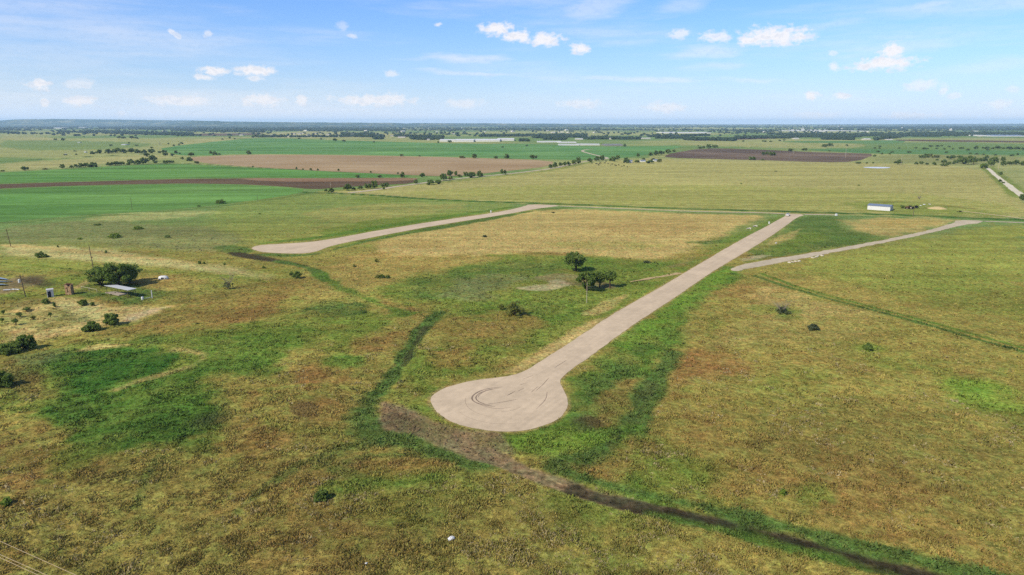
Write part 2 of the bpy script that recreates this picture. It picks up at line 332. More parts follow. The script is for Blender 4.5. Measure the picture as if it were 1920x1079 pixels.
 ('green',5,1,.7,[(1490,920),(1530,905),(1555,925),(1520,945)]),
 ('green',5,1,.7,[(1280,880),(1310,900),(1300,940),(1260,930),(1240,900)]),
 ('dark',.9,.4,1,1.9,[(1415,517),(1500,545),(1600,573),(1700,602),(1800,629),(1960,671)]),
 ('lush',.9,.4,.9,1.7,[(1428,513),(1510,543),(1610,570),(1710,598),(1810,625),(1970,666)]),
 # homestead yard
 ('green',1.5,.7,.7,2.2,[(0,492),(60,497),(150,507),(220,514)]),
 ('green',1.5,.7,.6,1.8,[(280,509),(380,514),(470,522),(500,528)]),
 ('straw',1.5,.6,.9,3,[(205,600),(250,590),(318,574)]),
 ('straw',1.5,.6,.7,2,[(120,622),(200,604),(255,592)]),
 ('straw',1.5,.6,.8,2.2,[(140,540),(180,520),(205,512)]),
 ('straw',5,.6,.95,[(0,575),(60,560),(140,555),(200,575),(310,570),(318,577),(240,602),(140,625),(60,640),(0,640)]),
 ('pale',5,.6,.95,[(100,560),(200,575),(190,600),(100,600)]),
 ('lush',4,1,.4,[(0,585),(100,575),(190,590),(120,610),(0,620)]),
 ('drab',3,.9,.7,3.5,[(60,575),(105,578),(125,588),(110,605),(60,622)]),
 ('green',4,1,.85,[(60,535),(120,515),(170,515),(150,530),(60,545)]),
 ('soil',4,1,.9,[(0,524),(50,519),(88,525),(100,532),(50,538),(0,552)]),
 ('mud',4,1,.8,[(40,520),(90,523),(110,532),(70,540),(45,530)]),
 ('drab',4,1,.8,[(0,560),(60,555),(100,565),(60,575),(0,580)]),
 ('dark',3,1,.9,[(125,548),(170,532),(250,530),(300,545),(330,552),(300,566),(240,574),(200,560),(140,558)]),
 ('caliche',3,.9,.8,[(225,590),(260,580),(310,572),(316,576),(270,590),(235,600)]),
 ('gold',5,1,.7,[(260,520),(340,516),(400,530),(340,545),(270,540)]),
 ('drab',4,1,.6,[(300,552),(400,540),(480,530),(500,538),(400,560),(320,572)]),
 # fence row of rank weeds
 ('meadow',1.5,.3,1,7,[(560,360.5),(690,365.3),(800,374),(900,378),(1000,381.3),(1060,383.6),(1200,388.8),(1300,392.8),(1440,396),(1520,398.8),(1600,401),(1700,403.8),(1800,408),(1860,411),(1960,414)]),
 ('green',5,.6,.6,9,[(590,362),(700,352),(860,340),(960,329),(1040,319),(1110,304)]),
 ('green',6,.8,.6,[(1560,380),(1700,376),(1820,392),(1930,408),(1800,408),(1650,400)]),
 ('drab',4,.8,.7,4,[(1640,382),(1700,377),(1830,393)]),
 ('straw',3,.8,.9,[(1733,390),(1755,388),(1768,389),(1772,393.5),(1760,393)]),
 ('mud',3,.8,.7,[(1695,388),(1712,387),(1716,393),(1700,393)]),
 ('lush',3,.8,.7,[(1768,390),(1776,388),(1778,391),(1771,393)]),
 ('green',3,.7,.8,6,[(1840,312),(1866,335),(1886,354),(1904,370)]),
 ('green',3,.7,.7,6,[(1858,313),(1884,335),(1906,350),(1930,366)]),
 ('dark',1.5,.5,.8,3.5,[(0,420),(150,407.5),(300,398),(410,388),(520,373),(590,361)]),
 # far country
 ('fargreen',20,.6,.8,[(0,262),(80,263),(300,268),(250,280),(0,284)]),
 ('farstraw',20,.7,.7,[(0,254),(90,257),(130,264),(0,264)]),
 ('farstraw',20,.6,.8,[(0,305),(200,296),(290,290),(320,296),(270,304),(100,314),(0,321)]),
 ('farstraw',20,.8,.6,[(330,268),(400,258),(500,256),(420,264),(340,276)]),
 ('farstraw',20,.9,.8,[(500,252),(580,245),(760,252),(820,262),(640,262),(480,258)]),
 ('farstraw',15,.8,.6,[(1240,296),(1350,298),(1600,306),(1840,314),(1840,317),(1600,311),(1240,302)]),
 ('farstraw',15,.9,.8,[(1200,300),(1250,286),(1258,296),(1240,303)]),
 ('farstraw',20,.8,.8,[(1280,268),(1600,268),(1640,276),(1540,279),(1280,274)]),
 ('fargreen',20,.8,.8,[(1200,260),(1500,248),(1600,256),(1300,262)]),
 ('fargreen',25,.8,.9,[(1000,256),(1240,254),(1280,263),(1040,263)]),
 ('farwood',10,.6,.9,6,[(0,303),(100,298.5),(200,292),(300,288)]),
 ('farwood',8,.6,.8,5,[(0,322),(100,317),(200,311.5),(290,307.5),(330,306),(400,310),(560,319)]),
 ('grey',20,.8,.6,[(1620,300),(1700,286),(1920,292),(1920,308),(1700,308)]),
 # ditch and bare soil left and below the turning circle
 ('green',5,.9,.85,[(760,640),(790,640),(800,690),(830,720),(800,740),(812,765),(850,795),(830,800),(740,750),(700,770),(690,740),(720,690)]),
 ('dark',1.5,.9,1,4.0,[(825,586),(795,612),(770,650),(745,685),(722,718),(705,735)]),
 ('mud',1.2,.9,.6,1.6,[(800,612),(778,645),(755,685)]),
 ('dark',3,1,.95,7,[(705,735),(686,765),(692,795),(735,812),(800,832),(870,852),(910,868)]),
 ('soil',1.5,1,1,[(705,742),(740,750),(775,775),(820,795),(880,806),(938,812),(942,830),(965,848),(960,862),(915,868),(860,846),(790,818),(735,802),(705,775)]),
 ('mud',3,1,.4,[(705,760),(745,768),(790,800),(770,812),(725,795)]),
 ('soil',1,.9,1,4.2,[(900,850),(960,872),(1040,906),(1120,931),(1200,950)]),
 ('mud',1,.9,1,4.2,[(1080,920),(1200,950),(1330,977),(1480,1012),(1700,1068),(1900,1115)]),
 ('darkmud',1.2,.8,.95,3.0,[(1260,962),(1330,978),(1480,1013),(1700,1069),(1900,1116)]),  # darker than the mud line, lower reach of the ditch
 ('dark',1.5,.8,1,2.4,[(1060,887),(1130,907),(1210,929),(1340,955),(1490,989),(1710,1045),(1920,1094)]),
 ('lush',2,.9,.8,1.8,[(1220,962),(1340,988),(1480,1024),(1700,1080)]),
]
ROADP = [(ROAD, 0), (ROAD_B, 0), (LANE, 0), (EASTROAD, 0)]
def prep():
    out = []
    for p in PATCH:
        if len(p) == 6: t, s, rg, a, wd, pts = p
        else: t, s, rg, a, pts = p; wd = 0
        P = world(pts)
        P = smooth(P, 1, wd == 0)
        out.append((t, s, rg, a, wd, P))
    return out
PREP = prep()
ROADW = [smooth(world(r), 1) for r, _ in ROADP]
SPURW = world(SPUR)
DITCH = [world([(825,586),(795,612),(770,650),(745,685),(722,718),(700,745),(688,770)]), world([(900,850),(960,872),(1040,906),(1120,931),(1200,950),(1330,977),(1480,1012),(1700,1068),(1900,1115)]), world([(1235,700),(1210,745),(1190,795),(1160,830),(1110,860)])]

def road_sd(x, y, reach=14.0):
    """signed distance to the nearest road surface (positive on the road), clipped at -reach"""
    best = np.full(x.shape, -reach)
    for P in ROADW:
        A = np.array(P); lo = A.min(0) - reach; hi = A.max(0) + reach
        m = (x > lo[0]) & (x < hi[0]) & (y > lo[1]) & (y < hi[1])
        if not m.any(): continue
        xs, ys = x[m], y[m]
        d = seg_dist(xs, ys, P, True); d = np.where(inside(xs, ys, P), d, -d)
        best[m] = np.maximum(best[m], d)
    return best
def height(x, y, rs=None):
    x = np.asarray(x, float); y = np.asarray(y, float)
    if rs is None: rs = road_sd(x, y)
    d = np.hypot(x, y)
    k = sstep(3, 13, -rs) * (1 - sstep(230, 320, d)) * (y > 0)
    h = (fbm(x, y, 42, 3, 3) - .5) * 1.6 + (fbm(x, y, 11, 2, 5) - .5) * .5
    for P in DITCH:
        m = k > .01
        dd = np.full(x.shape, 99.0); dd[m] = seg_dist(x[m], y[m], P, False)
        h = h - .4 * np.exp(-(dd / 3) ** 2)
    return h * k
def hz(x, y): return float(height(np.array([x]), np.array([y]))[0])

def cover(x, y, rs):
    """ground colour, bareness and leafiness of world points"""
    d = np.hypot(x, y)
    near = 1 - sstep(280, 480, d)
    A, B, Cc = s2l(TY['olive'][0]), s2l(TY['brown'][0]), s2l(TY['green'][0]); F = s2l(TY['far'][0]); W = s2l(TY['farwood'][0]); G = s2l(TY['fargreen'][0])
    f1 = fbm(x, y, 26, 5, 11); f2 = fbm(x, y, 34, 5, 12); f3 = fbm(x, y, 8, 4, 13)
    wb = sstep(.50, .66, f1 * .7 + f3 * .3); wg = sstep(.52, .68, f2 * .65 + f3 * .35)
    col = A[None, :] * (1 - wb[:, None]) + B[None, :] * wb[:, None]
    col = col * (1 - .75 * wg[:, None]) + Cc[None, :] * .75 * wg[:, None]
    rr = sstep(.6, .74, fbm(x, y, 13, 4, 18)); col = col * (1 - .3 * rr[:, None]) + s2l(TY['rust'][0])[None, :] * .3 * rr[:, None]
    # far country: patchwork
    g1 = fbm(x * .6, y, 420, 4, 14); g2 = fbm(x * .35, y, 900, 4, 15)
    fw = sstep(.45, .6, g1)
    fc = F[None, :] * (1 - fw[:, None]) + G[None, :] * fw[:, None]
    wd = np.maximum(.6 * sstep(.5, .6, g2) * sstep(2600, 4200, d), sstep(4200, 6500, d) * sstep(.36, .48, g2))
    fc = fc * (1 - wd[:, None]) + W[None, :] * wd[:, None]
    col = col * near[:, None] + fc * (1 - near[:, None])
    bare = 1 - near; leaf = .25 * wg * near
    j = (fbm(x, y, 7, 4, 21) - .5) * 2; jb = (fbm(x, y, 22, 3, 22) - .5) * 2
    for t, s, rg, a, wdt, P in PREP:
        Q = np.array(P); mg = s * 2 + wdt + rg * 9 + 1; lo = Q.min(0) - mg; hi = Q.max(0) + mg
        m = (x > lo[0]) & (x < hi[0]) & (y > lo[1]) & (y < hi[1])
        if not m.any(): continue
        xs, ys = x[m], y[m]
        if wdt: sd = wdt / 2 - seg_dist(xs, ys, P, False)
        else:
            e = seg_dist(xs, ys, P, True); sd = np.where(inside(xs, ys, P), e, -e)
        sd = sd + rg * s * (j[m] * 1.2 + jb[m] * .6)
        wgt = sstep(-s * .55, s * .55, sd) * a
        if rg >= .8 and not wdt: wgt = wgt * np.clip(.62 + 1.3 * (f3[m] - .3), .5, 1)
        c, br, lf = TY[t]
        col[m] = col[m] * (1 - wgt[:, None]) + s2l(c)[None, :] * wgt[:, None]
        bare[m] = bare[m] * (1 - wgt) + br * wgt; leaf[m] = leaf[m] * (1 - wgt) + lf * wgt
    # verge dirt beside the roads
    k = sstep(-.9, -.1, rs + j * .5) * near
    col = col * (1 - .8 * k[:, None]) + s2l((176, 156, 108))[None, :] * .8 * k[:, None]
    bare = np.maximum(bare, sstep(-.5, .0, rs))
    v = .86 + .28 * fbm(x, y, 3.5, 3, 31)
    return col / KALB * v[:, None], bare, leaf

# ------------------------------------------------------------------ mesh helpers
def mesh_np(name, V, F4=None, F3=None, mat=None, col=None, smooth_=False):
    me = bpy.data.meshes.new(name); V = np.asarray(V, np.float32)
    me.vertices.add(len(V)); me.vertices.foreach_set('co', V.ravel())
    lp = []; tot = []
    if F4 is not None and len(F4): lp.append(np.asarray(F4, np.int32).ravel()); tot.append(np.full(len(F4), 4, np.int32))
    if F3 is not None and len(F3): lp.append(np.asarray(F3, np.int32).ravel()); tot.append(np.full(len(F3), 3, np.int32))
    lp = np.concatenate(lp); tot = np.concatenate(tot)
    me.loops.add(len(lp)); me.loops.foreach_set('vertex_index', lp)
    me.polygons.add(len(tot)); st = np.zeros(len(tot), np.int32); st[1:] = np.cumsum(tot)[:-1]
    me.polygons.foreach_set('loop_start', st); me.polygons.foreach_set('loop_total', tot)
    if smooth_: me.polygons.foreach_set('use_smooth', np.ones(len(tot), bool))
    if col is not None:
        a = me.color_attributes.new('cover', 'FLOAT_COLOR', 'POINT')
        c4 = np.ones((len(V), 4), np.float32); c4[:, :3] = col; a.data.foreach_set('color', c4.ravel())
    if mat is not None: me.materials.append(mat)
    me.update(calc_edges=True); return me
def link(name, me, parent=None, loc=None, rz=0):
    o = bpy.data.objects.new(name, me); C.objects.link(o)
    if parent is not None: o.parent = parent
    if loc is not None: o.location = loc
    if rz: o.rotation_euler = (0, 0, rz)
    return o
def tag(o, label=None, cat=None, group=None, kind=None):
    if label: o['label'] = label
    if cat: o['category'] = cat
    if group: o['group'] = group
    if kind: o['kind'] = kind
    return o
def thing(name, label, cat, loc=(0, 0, 0), rz=0, group=None):
    o = link(name, None, None, loc, rz); return tag(o, label, cat, group)
def bm_mesh(name, bm, mat, sm=False):
    me = bpy.data.meshes.new(name); bmesh.ops.recalc_face_normals(bm, faces=bm.faces[:]); bm.to_mesh(me); bm.free()
    if mat: me.materials.append(mat)
    if sm: me.polygons.foreach_set('use_smooth', np.ones(len(me.polygons), bool))
    return me
def box(bm, cx, cy, cz, sx, sy, sz, rz=0, bev=0, tilt=None):
    M = Matrix.Translation((cx, cy, cz)) @ Matrix.Rotation(rz, 4, 'Z')
    if tilt: M = M @ Matrix.Rotation(tilt[0], 4, 'X') @ Matrix.Rotation(tilt[1], 4, 'Y')
    M = M @ Matrix.Diagonal((sx, sy, sz, 1))
    r = bmesh.ops.create_cube(bm, size=1, matrix=M)
    if bev:
        ed = list({e for v in r['verts'] for e in v.link_edges})
        bmesh.ops.bevel(bm, geom=ed, offset=bev, segments=2, affect='EDGES', profile=.5)
def tube(bm, pts, rad, seg=6, cap=True):
    rings = []
    for i, p in enumerate(pts):
        p = Vector(p); a = Vector(pts[max(i - 1, 0)]); b = Vector(pts[min(i + 1, len(pts) - 1)])
        d = (b - a).normalized(); u = d.orthogonal().normalized(); v = d.cross(u)
        r = rad[i] if isinstance(rad, (list, tuple)) else rad
        rings.append([bm.verts.new(p + u * (r * math.cos(k * 2 * math.pi / seg)) + v * (r * math.sin(k * 2 * math.pi / seg))) for k in range(seg)])
    for a, b in zip(rings, rings[1:]):
        # align
        off = min(range(seg), key=lambda o: (a[0].co - b[o].co).length)
        for k in range(seg):
            bm.faces.new((a[k], a[(k + 1) % seg], b[(k + 1 + off) % seg], b[(k + off) % seg]))
    if cap: bm.faces.new(rings[0][::-1]); bm.faces.new(rings[-1])
def loft(bm, secs):
    rings = [[bm.verts.new(p) for p in s] for s in secs]; n = len(rings[0])
    for a, b in zip(rings, rings[1:]):
        for k in range(n): bm.faces.new((a[k], a[(k + 1) % n], b[(k + 1) % n], b[k]))
    bm.faces.new(rings[0][::-1]); bm.faces.new(rings[-1])

# ------------------------------------------------------------------ materials
def mat_base(name, rough=.9, spec=.1):
    m = bpy.data.materials.new(name); m.use_nodes = True; t = m.node_tree
    b = t.nodes['Principled BSDF']; b.inputs['Roughness'].default_value = rough; b.inputs['Specular IOR Level'].default_value = spec
    return m, t, b
def noise_fac(t, scale, detail=3, coord='Object', sxyz=(1, 1, 1), rough=.55, rot=0):
    c = t.nodes.new('ShaderNodeTexCoord') if coord == 'Object' else t.nodes.new('ShaderNodeNewGeometry')
    o = c.outputs['Object'] if coord == 'Object' else c.outputs['Position']
    mp = t.nodes.new('ShaderNodeMapping'); mp.inputs['Scale'].default_value = sxyz; L(t, o, mp.inputs[0])
    if rot: mp.vector_type = 'TEXTURE'; mp.inputs['Rotation'].default_value = (0, 0, rot); mp.inputs['Scale'].default_value = tuple(1 / q for q in sxyz)
    n = t.nodes.new('ShaderNodeTexNoise'); n.inputs['Scale'].default_value = scale; n.inputs['Detail'].default_value = detail; n.inputs['Roughness'].default_value = rough
    L(t, mp.outputs[0], n.inputs[0]); return n.outputs['Fac']
def maprange(t, v, a, b, c, d):
    n = t.nodes.new('ShaderNodeMapRange'); L(t, v, n.inputs[0])
    for i, q in enumerate((a, b, c, d)): n.inputs[i + 1].default_value = q
    return n.outputs[0]
def mixc(t, fac, a, b, blend='MIX'):
    n = t.nodes.new('ShaderNodeMix'); n.data_type = 'RGBA'; n.blend_type = blend
    for s, v in ((0, fac), (6, a), (7, b)):
        if isinstance(v, (int, float)): n.inputs[s].default_value = v
        elif isinstance(v, tuple): n.inputs[s].default_value = v
        else: L(t, v, n.inputs[s])
    return n.outputs[2]
def scalec(t, colr, fac):
    n = t.nodes.new('ShaderNodeVectorMath'); n.operation = 'SCALE'; L(t, colr, n.inputs[0]); L(t, fac, n.inputs['Scale']); return n.outputs[0]
def simple(name, c, rough=.7, spec=.2, var=.25, scale=3.0, metal=0):
    m, t, b = mat_base(name, rough, spec)
    f = noise_fac(t, scale, 4); k = maprange(t, f, .3, .7, 1 - var, 1 + var)
    rgb = t.nodes.new('ShaderNodeRGB'); rgb.outputs[0].default_value = rgba(c)
    L(t, scalec(t, rgb.outputs[0], k), b.inputs['Base Color']); b.inputs['Metallic'].default_value = metal
    return m
def bump(t, b, f, dist, strength=1):
    n = t.nodes.new('ShaderNodeBump'); n.inputs['Strength'].default_value = strength; n.inputs['Distance'].default_value = dist
    L(t, f, n.inputs['Height']); L(t, n.outputs[0], b.inputs['Normal'])

def ground_mat():
    m, t, b = mat_base('ground cover', 1, 0)
    a = t.nodes.new('ShaderNodeAttribute'); a.attribute_name = 'cover'
    f1 = noise_fac(t, .9, 5, 'P', rough=.65); f2 = noise_fac(t, 1.9, 4, 'P', rough=.7); f3 = noise_fac(t, .16, 5, 'P', rough=.6)
    f4 = noise_fac(t, 1.0, 5, 'P', (.009, .10, 1)); f6 = noise_fac(t, 1.0, 5, 'P', (.0035, .022, 1)); f5 = noise_fac(t, .33, 4, 'P', rough=.65)
    k = mth(t, 'MULTIPLY', maprange(t, f1, .28, .72, .38, 1.60), maprange(t, f2, .25, .75, .60, 1.38))
    k = mth(t, 'MULTIPLY', k, maprange(t, f3, .3, .7, .8, 1.2)); k = mth(t, 'MULTIPLY', k, mth(t, 'MULTIPLY', maprange(t, f4, .3, .7, .80, 1.20), maprange(t, f6, .3, .7, .88, 1.12)))
    c = scalec(t, a.outputs['Color'], k)
    c2 = mixc(t, 1.0, c, (1.12, .99, .88, 1), 'MULTIPLY'); c3 = mixc(t, 1.0, c, (.85, 1.04, .86, 1), 'MULTIPLY')
    c = mixc(t, maprange(t, f5, .38, .66, 0, 1), c3, c2)
    L(t, c, b.inputs['Base Color']); bump(t, b, f1, .5, .8)
    return m
M_GROUND = ground_mat()
def blade_mat():
    m, t, b = mat_base('grass blades', 1, 0)
    a = t.nodes.new('ShaderNodeAttribute'); a.attribute_name = 'cover'
    d = t.nodes.new('ShaderNodeBsdfDiffuse'); tr = t.nodes.new('ShaderNodeBsdfTranslucent'); mx = t.nodes.new('ShaderNodeMixShader'); mx.inputs[0].default_value = .35
    gn = t.nodes.new('ShaderNodeNewGeometry'); va = t.nodes.new('ShaderNodeVectorMath'); va.operation = 'MULTIPLY_ADD'; va.inputs[1].default_value = (.5, .5, .3); va.inputs[2].default_value = (0, 0, .9)
    vn = t.nodes.new('ShaderNodeVectorMath'); vn.operation = 'NORMALIZE'; L(t, gn.outputs['Normal'], va.inputs[0]); L(t, va.outputs[0], vn.inputs[0]); L(t, vn.outputs[0], d.inputs['Normal'])
    L(t, a.outputs['Color'], d.inputs[0]); L(t, a.outputs['Color'], tr.inputs[0]); L(t, d.outputs[0], mx.inputs[1]); L(t, tr.outputs[0], mx.inputs[2])
    L(t, mx.outputs[0], t.nodes['Material Output'].inputs[0]); return m
M_BLADE = blade_mat()
def leaf_mat(name, c, c2):
    m = bpy.data.materials.new(name); m.use_nodes = True; t = m.node_tree
    a = t.nodes.new('ShaderNodeAttribute'); a.attribute_name = 'cover'
    oi = t.nodes.new('ShaderNodeObjectInfo')
    sep_ = t.nodes.new('ShaderNodeSeparateColor'); L(t, a.outputs['Color'], sep_.inputs[0])
    k = mth(t, 'ADD', mth(t, 'MULTIPLY', sep_.outputs[0], .8), mth(t, 'MULTIPLY', oi.outputs['Random'], .35))
    cc = mixc(t, k, rgba(c), rgba(c2))
    d = t.nodes.new('ShaderNodeBsdfDiffuse'); tr = t.nodes.new('ShaderNodeBsdfTranslucent'); mx = t.nodes.new('ShaderNodeMixShader'); mx.inputs[0].default_value = .5
    L(t, cc, d.inputs[0]); L(t, cc, tr.inputs[0]); L(t, d.outputs[0], mx.inputs[1]); L(t, tr.outputs[0], mx.inputs[2])
    L(t, mx.outputs[0], t.nodes['Material Output'].inputs[0]); return m
M_LEAF = leaf_mat('dark tree leaves', (108, 138, 62), (152, 174, 94))
M_LEAF2 = leaf_mat('olive shrub leaves', (124, 138, 66), (172, 176, 100))
M_LEAF3 = leaf_mat('fresh green leaves', (126, 158, 62), (166, 190, 90))
M_LEAF4 = leaf_mat('black green brush', (92, 104, 76), (122, 134, 96))
M_BARK = simple('bark', (92, 76, 60), .95, .05, .3, 4)
M_DEAD = simple('grey dead wood', (150, 140, 126), .95, .05, .25, 3)

# ------------------------------------------------------------------ ground sheet
def build_ground():
    tilt = np.linspace(R(37), R(.145), 620)               # angle below the horizon
    rad = H / np.tan(tilt)
    rad = np.concatenate([np.array([6, 20, 38, 56]), rad[rad > 60], np.array([20000, 22500])])
    an = np.concatenate([np.linspace(R(-180), R(-47), 38)[:-1], np.linspace(R(-47), R(47), 1100), np.linspace(R(47), R(180), 38)[1:-1]])
    Rr, Aa = np.meshgrid(rad, an, indexing='ij')
    x = (Rr * np.sin(Aa)).ravel(); y = (Rr * np.cos(Aa)).ravel()
    rs = road_sd(x, y); z = height(x, y, rs)
    col, bare, leaf = cover(x, y, rs)
    V = np.stack([x, y, z], 1); nr, na = Rr.shape
    i = np.arange(nr - 1)[:, None] * na; j = np.arange(na)[None, :]; j2 = (j + 1) % na
    F = np.stack([i + j, i + na + j, i + na + j2, i + j2], -1).reshape(-1, 4)
    V = np.concatenate([V, [[0, 0, 0]]]); col = np.concatenate([col, col[:1]])
    F3 = np.stack([np.full(na, len(V) - 1), np.arange(na), (np.arange(na) + 1) % na], -1)
    tag(link('ground', mesh_np('ground', V, F[:, ::-1][:, [3, 2, 1, 0]], F3, M_GROUND, col, True)), kind='structure')
build_ground()

# ------------------------------------------------------------------ roads and fields as thin sheets
def outline(P, step, jit, seed=1):
    rnd = np.random.default_rng(seed); Q = []
    for i in range(len(P)):
        a = np.array(P[i]); b = np.array(P[(i + 1) % len(P)]); n = max(1, int(np.hypot(*(b - a)) / step))
        for k in range(n): Q.append(a + (b - a) * k / n)
    Q = np.array(Q)
    Q += (np.stack([fbm(Q[:, 0], Q[:, 1], step * 2.2, 3, 40 + seed), fbm(Q[:, 0] + 99, Q[:, 1], step * 2.2, 3, 41 + seed)], 1) - .5) * jit * 2
    return Q
def sheet(name, P, z, mat, step=1.5, jit=.2, seed=1, label=None):
    Q = outline(P, step, jit, seed)
    vs = [Vector((q[0], q[1], 0)) for q in Q]
    tri = tessellate_polygon([vs])
    V = np.array([(q[0], q[1], z) for q in Q]); T = np.array(tri)
    n = np.cross(V[T[:, 1]] - V[T[:, 0]], V[T[:, 2]] - V[T[:, 0]])[:, 2]
    T[n < 0] = T[n < 0][:, ::-1]
    o = link(name, mesh_np(name, V, None, T, mat)); return tag(o, kind='structure')
def strip_poly(P, w):
    A = []; B = []
    for i, p in enumerate(P):
        a = np.array(P[max(i - 1, 0)]); b = np.array(P[min(i + 1, len(P) - 1)]); d = (b - a) / np.hypot(*(b - a)); n = np.array([-d[1], d[0]])
        ww = w[i] if isinstance(w, list) else w
        A.append(tuple(np.array(p) + n * ww / 2)); B.append(tuple(np.array(p) - n * ww / 2))
    return A + B[::-1]
def road_mat(name, c, var=.08, speck=.12, lane=False):
    m, t, b = mat_base(name, .95, .08)
    f1 = noise_fac(t, 3.5, 4, 'P', rough=.7); f2 = noise_fac(t, .11, 4, 'P'); f3 = noise_fac(t, .6, 4, 'P')
    k = mth(t, 'MULTIPLY', maprange(t, f1, .25, .75, 1 - speck, 1 + speck), maprange(t, f2, .3, .7, 1 - var, 1 + var))
    k = mth(t, 'MULTIPLY', k, maprange(t, f3, .3, .7, 1 - var, 1 + var))
    if lane:
        f5 = noise_fac(t, 1.0, 3, 'P', (.012, .75, 1), rot=RANG); k = mth(t, 'MULTIPLY', k, maprange(t, f5, .3, .7, .93, 1.05))
        f6 = noise_fac(t, .05, 5, 'P', rough=.7); k = mth(t, 'MULTIPLY', k, maprange(t, f6, .35, .65, .93, 1.06))
    rgb = t.nodes.new('ShaderNodeRGB'); rgb.outputs[0].default_value = rgba(c)
    L(t, scalec(t, rgb.outputs[0], k), b.inputs['Base Color']); bump(t, b, f1, .03, .6)
    return m
RD = at(1460, 425) - at(1110, 640); RANG = math.atan2(RD.y, RD.x)
M_ROAD = road_mat('tan chip seal', (216, 197, 170), lane=True)
M_CALI = road_mat('pale caliche gravel', (205, 192, 166), .12, .2)
M_CALW = road_mat('white gravel', (228, 220, 196), .1, .15)
M_MARK = road_mat('dark tyre rubber on chip seal', (152, 134, 118), .3, .4)
road = sheet('road', ROADW[0], .03, M_ROAD, 1.0, .22, 1)
tag(sheet('road', ROADW[1], .03, M_ROAD, 2, .3, 2))
sheet('gravel_lane', ROADW[2], .03, M_CALI, 1.6, .9, 3)
sheet('gravel_road', ROADW[3], .05, M_CALW, 5, .8, 4)
sheet('gravel_track', strip_poly(smooth(world(FARLANE), 1, False), 5.5), .12, M_CALI, 6, .8, 5)
for k, (tr, wd) in enumerate(((TRACK1, 2.6), (TRACK2, 3.5), (TRACK3, 3), (TRACK4, 3.2))):
    sheet('dirt_track', strip_poly(world(tr), wd), .1, M_CALI if k < 3 else simple('dry track grass', (206, 190, 128)), 4, 1.2, 6 + k)
sheet('dirt_track', strip_poly(SPURW, [.7, 1.4, 2.2, 2.6]), .02, road_mat('tan dirt', (196, 172, 128), .15, .2), 1.5, .9, 12)
# tyre marks: scuffs that belong to the road surface
def tyre_marks():
    V = []; F = []
    def rib(pts, w, z=.034):
        P = smooth(world(pts), 2, False); n = len(P); b0 = len(V)
        for i, p in enumerate(P):
            a = np.array(P[max(i - 1, 0)]); b = np.array(P[min(i + 1, n - 1)]); d = (b - a) / np.hypot(*(b - a)); nn = np.array([-d[1], d[0]])
            ww = w * min(1, .25 + 3 * min(i, n - 1 - i) / n)
            for s in (.5, -.5): V.append((p[0] + nn[0] * ww * s, p[1] + nn[1] * ww * s, z))
        for i in range(n - 1): F.append((b0 + 2 * i, b0 + 2 * i + 1, b0 + 2 * i + 3, b0 + 2 * i + 2))
    rib([(944,726),(920,728),(901,733),(887,741),(884,749),(892,756),(910,761),(928,763)], .34)
    rib([(938,728),(916,731),(900,737),(891,745),(895,753),(910,759),(922,761)], .26)
    rib([(926,730),(912,733),(899,740),(896,746)], .18)
    rib([(915,758),(935,756),(956,752),(970,749)], .16)
    for k_ in (0, 2, 5):
        rr_ = 44 + 9 * k_ + (k_ % 3) * 3; a0 = .5 + .7 * (k_ % 4); cx_, cy_ = 940 + 4 * (k_ % 2), 752
        rib([(cx_ + rr_ * math.cos(a0 + u_ * .22), cy_ + rr_ * .46 * math.sin(a0 + u_ * .22)) for u_ in range(6 + k_ % 3)], .06)
    for a in ([(950,743),(966,734)], [(953,741),(961,737)], [(971,734),(983,728)], [(1004,734),(1018,722),(1030,708)], [(996,736),(1008,726)], [(980,712),(1000,704)],
              [(1040,690),(1062,676)], [(975,722),(990,718)], [(900,760),(930,768),(960,764)], [(1026,735),(1024,750),(1005,768)]):
        rib([a[0], ((a[0][0] + a[-1][0]) / 2, (a[0][1] + a[-1][1]) / 2), a[-1]] if len(a) == 2 else a, .15)
    return V, F
tv, tf = tyre_marks()
me = road.data; bm = bmesh.new(); bm.from_mesh(me); me.materials.append(M_MARK)
vv = [bm.verts.new(v) for v in tv]
for f in tf:
    fc_ = bm.faces.new([vv[i] for i in f]); fc_.material_index = 1
    if fc_.normal.z < 0 or True:
        fc_.normal_update()
        if fc_.normal.z < 0: fc_.normal_flip()
bm.to_mesh(me); bm.free()

def field_mat(name, c, c2, ang, row, rowv=.1, big=160.0, stretch=8):
    m, t, b = mat_base(name, 1, 0)
    f1 = noise_fac(t, 1 / big, 5, 'P', (1, 1, 1)); f2 = noise_fac(t, 1 / row, 3, 'P', (1.0, 1 / stretch, 1), rot=ang); f3 = noise_fac(t, .25, 4, 'P')
    f4 = noise_fac(t, 1 / (row * 5), 3, 'P', (1.0, 1 / 14, 1), rot=ang)
    cc = mixc(t, maprange(t, f1, .38, .62, 0, 1), rgba(c), rgba(c2))
    k = mth(t, 'MULTIPLY', maprange(t, f2, .3, .7, 1 - rowv, 1 + rowv), maprange(t, f3, .3, .7, .86, 1.14))
    k = mth(t, 'MULTIPLY', k, maprange(t, f4, .3, .7, 1 - rowv * 1.3, 1 + rowv * 1.3))
    L(t, scalec(t, cc, k), b.inputs['Base Color']); bump(t, b, f3, .4, .6); return m
def sgn(P, mat, z, name, seed): return sheet(name, smooth(world(P), 1), z, mat, 14, 3.0, seed)
EW = R(90)   # rows across the view
M_CROP = field_mat('young green crop', (98, 146, 74), (118, 160, 86), EW + .08, 9, .24)
M_CROP2 = field_mat('far green crop', (98, 146, 84), (120, 162, 96), EW - .05, 14, .2)
M_CROP3 = field_mat('dull green crop', (94, 136, 84), (112, 150, 90), EW, 12)
M_PLOUGH = field_mat('dark ploughed soil', (98, 82, 66), (118, 100, 80), EW + .1, 8, .16)
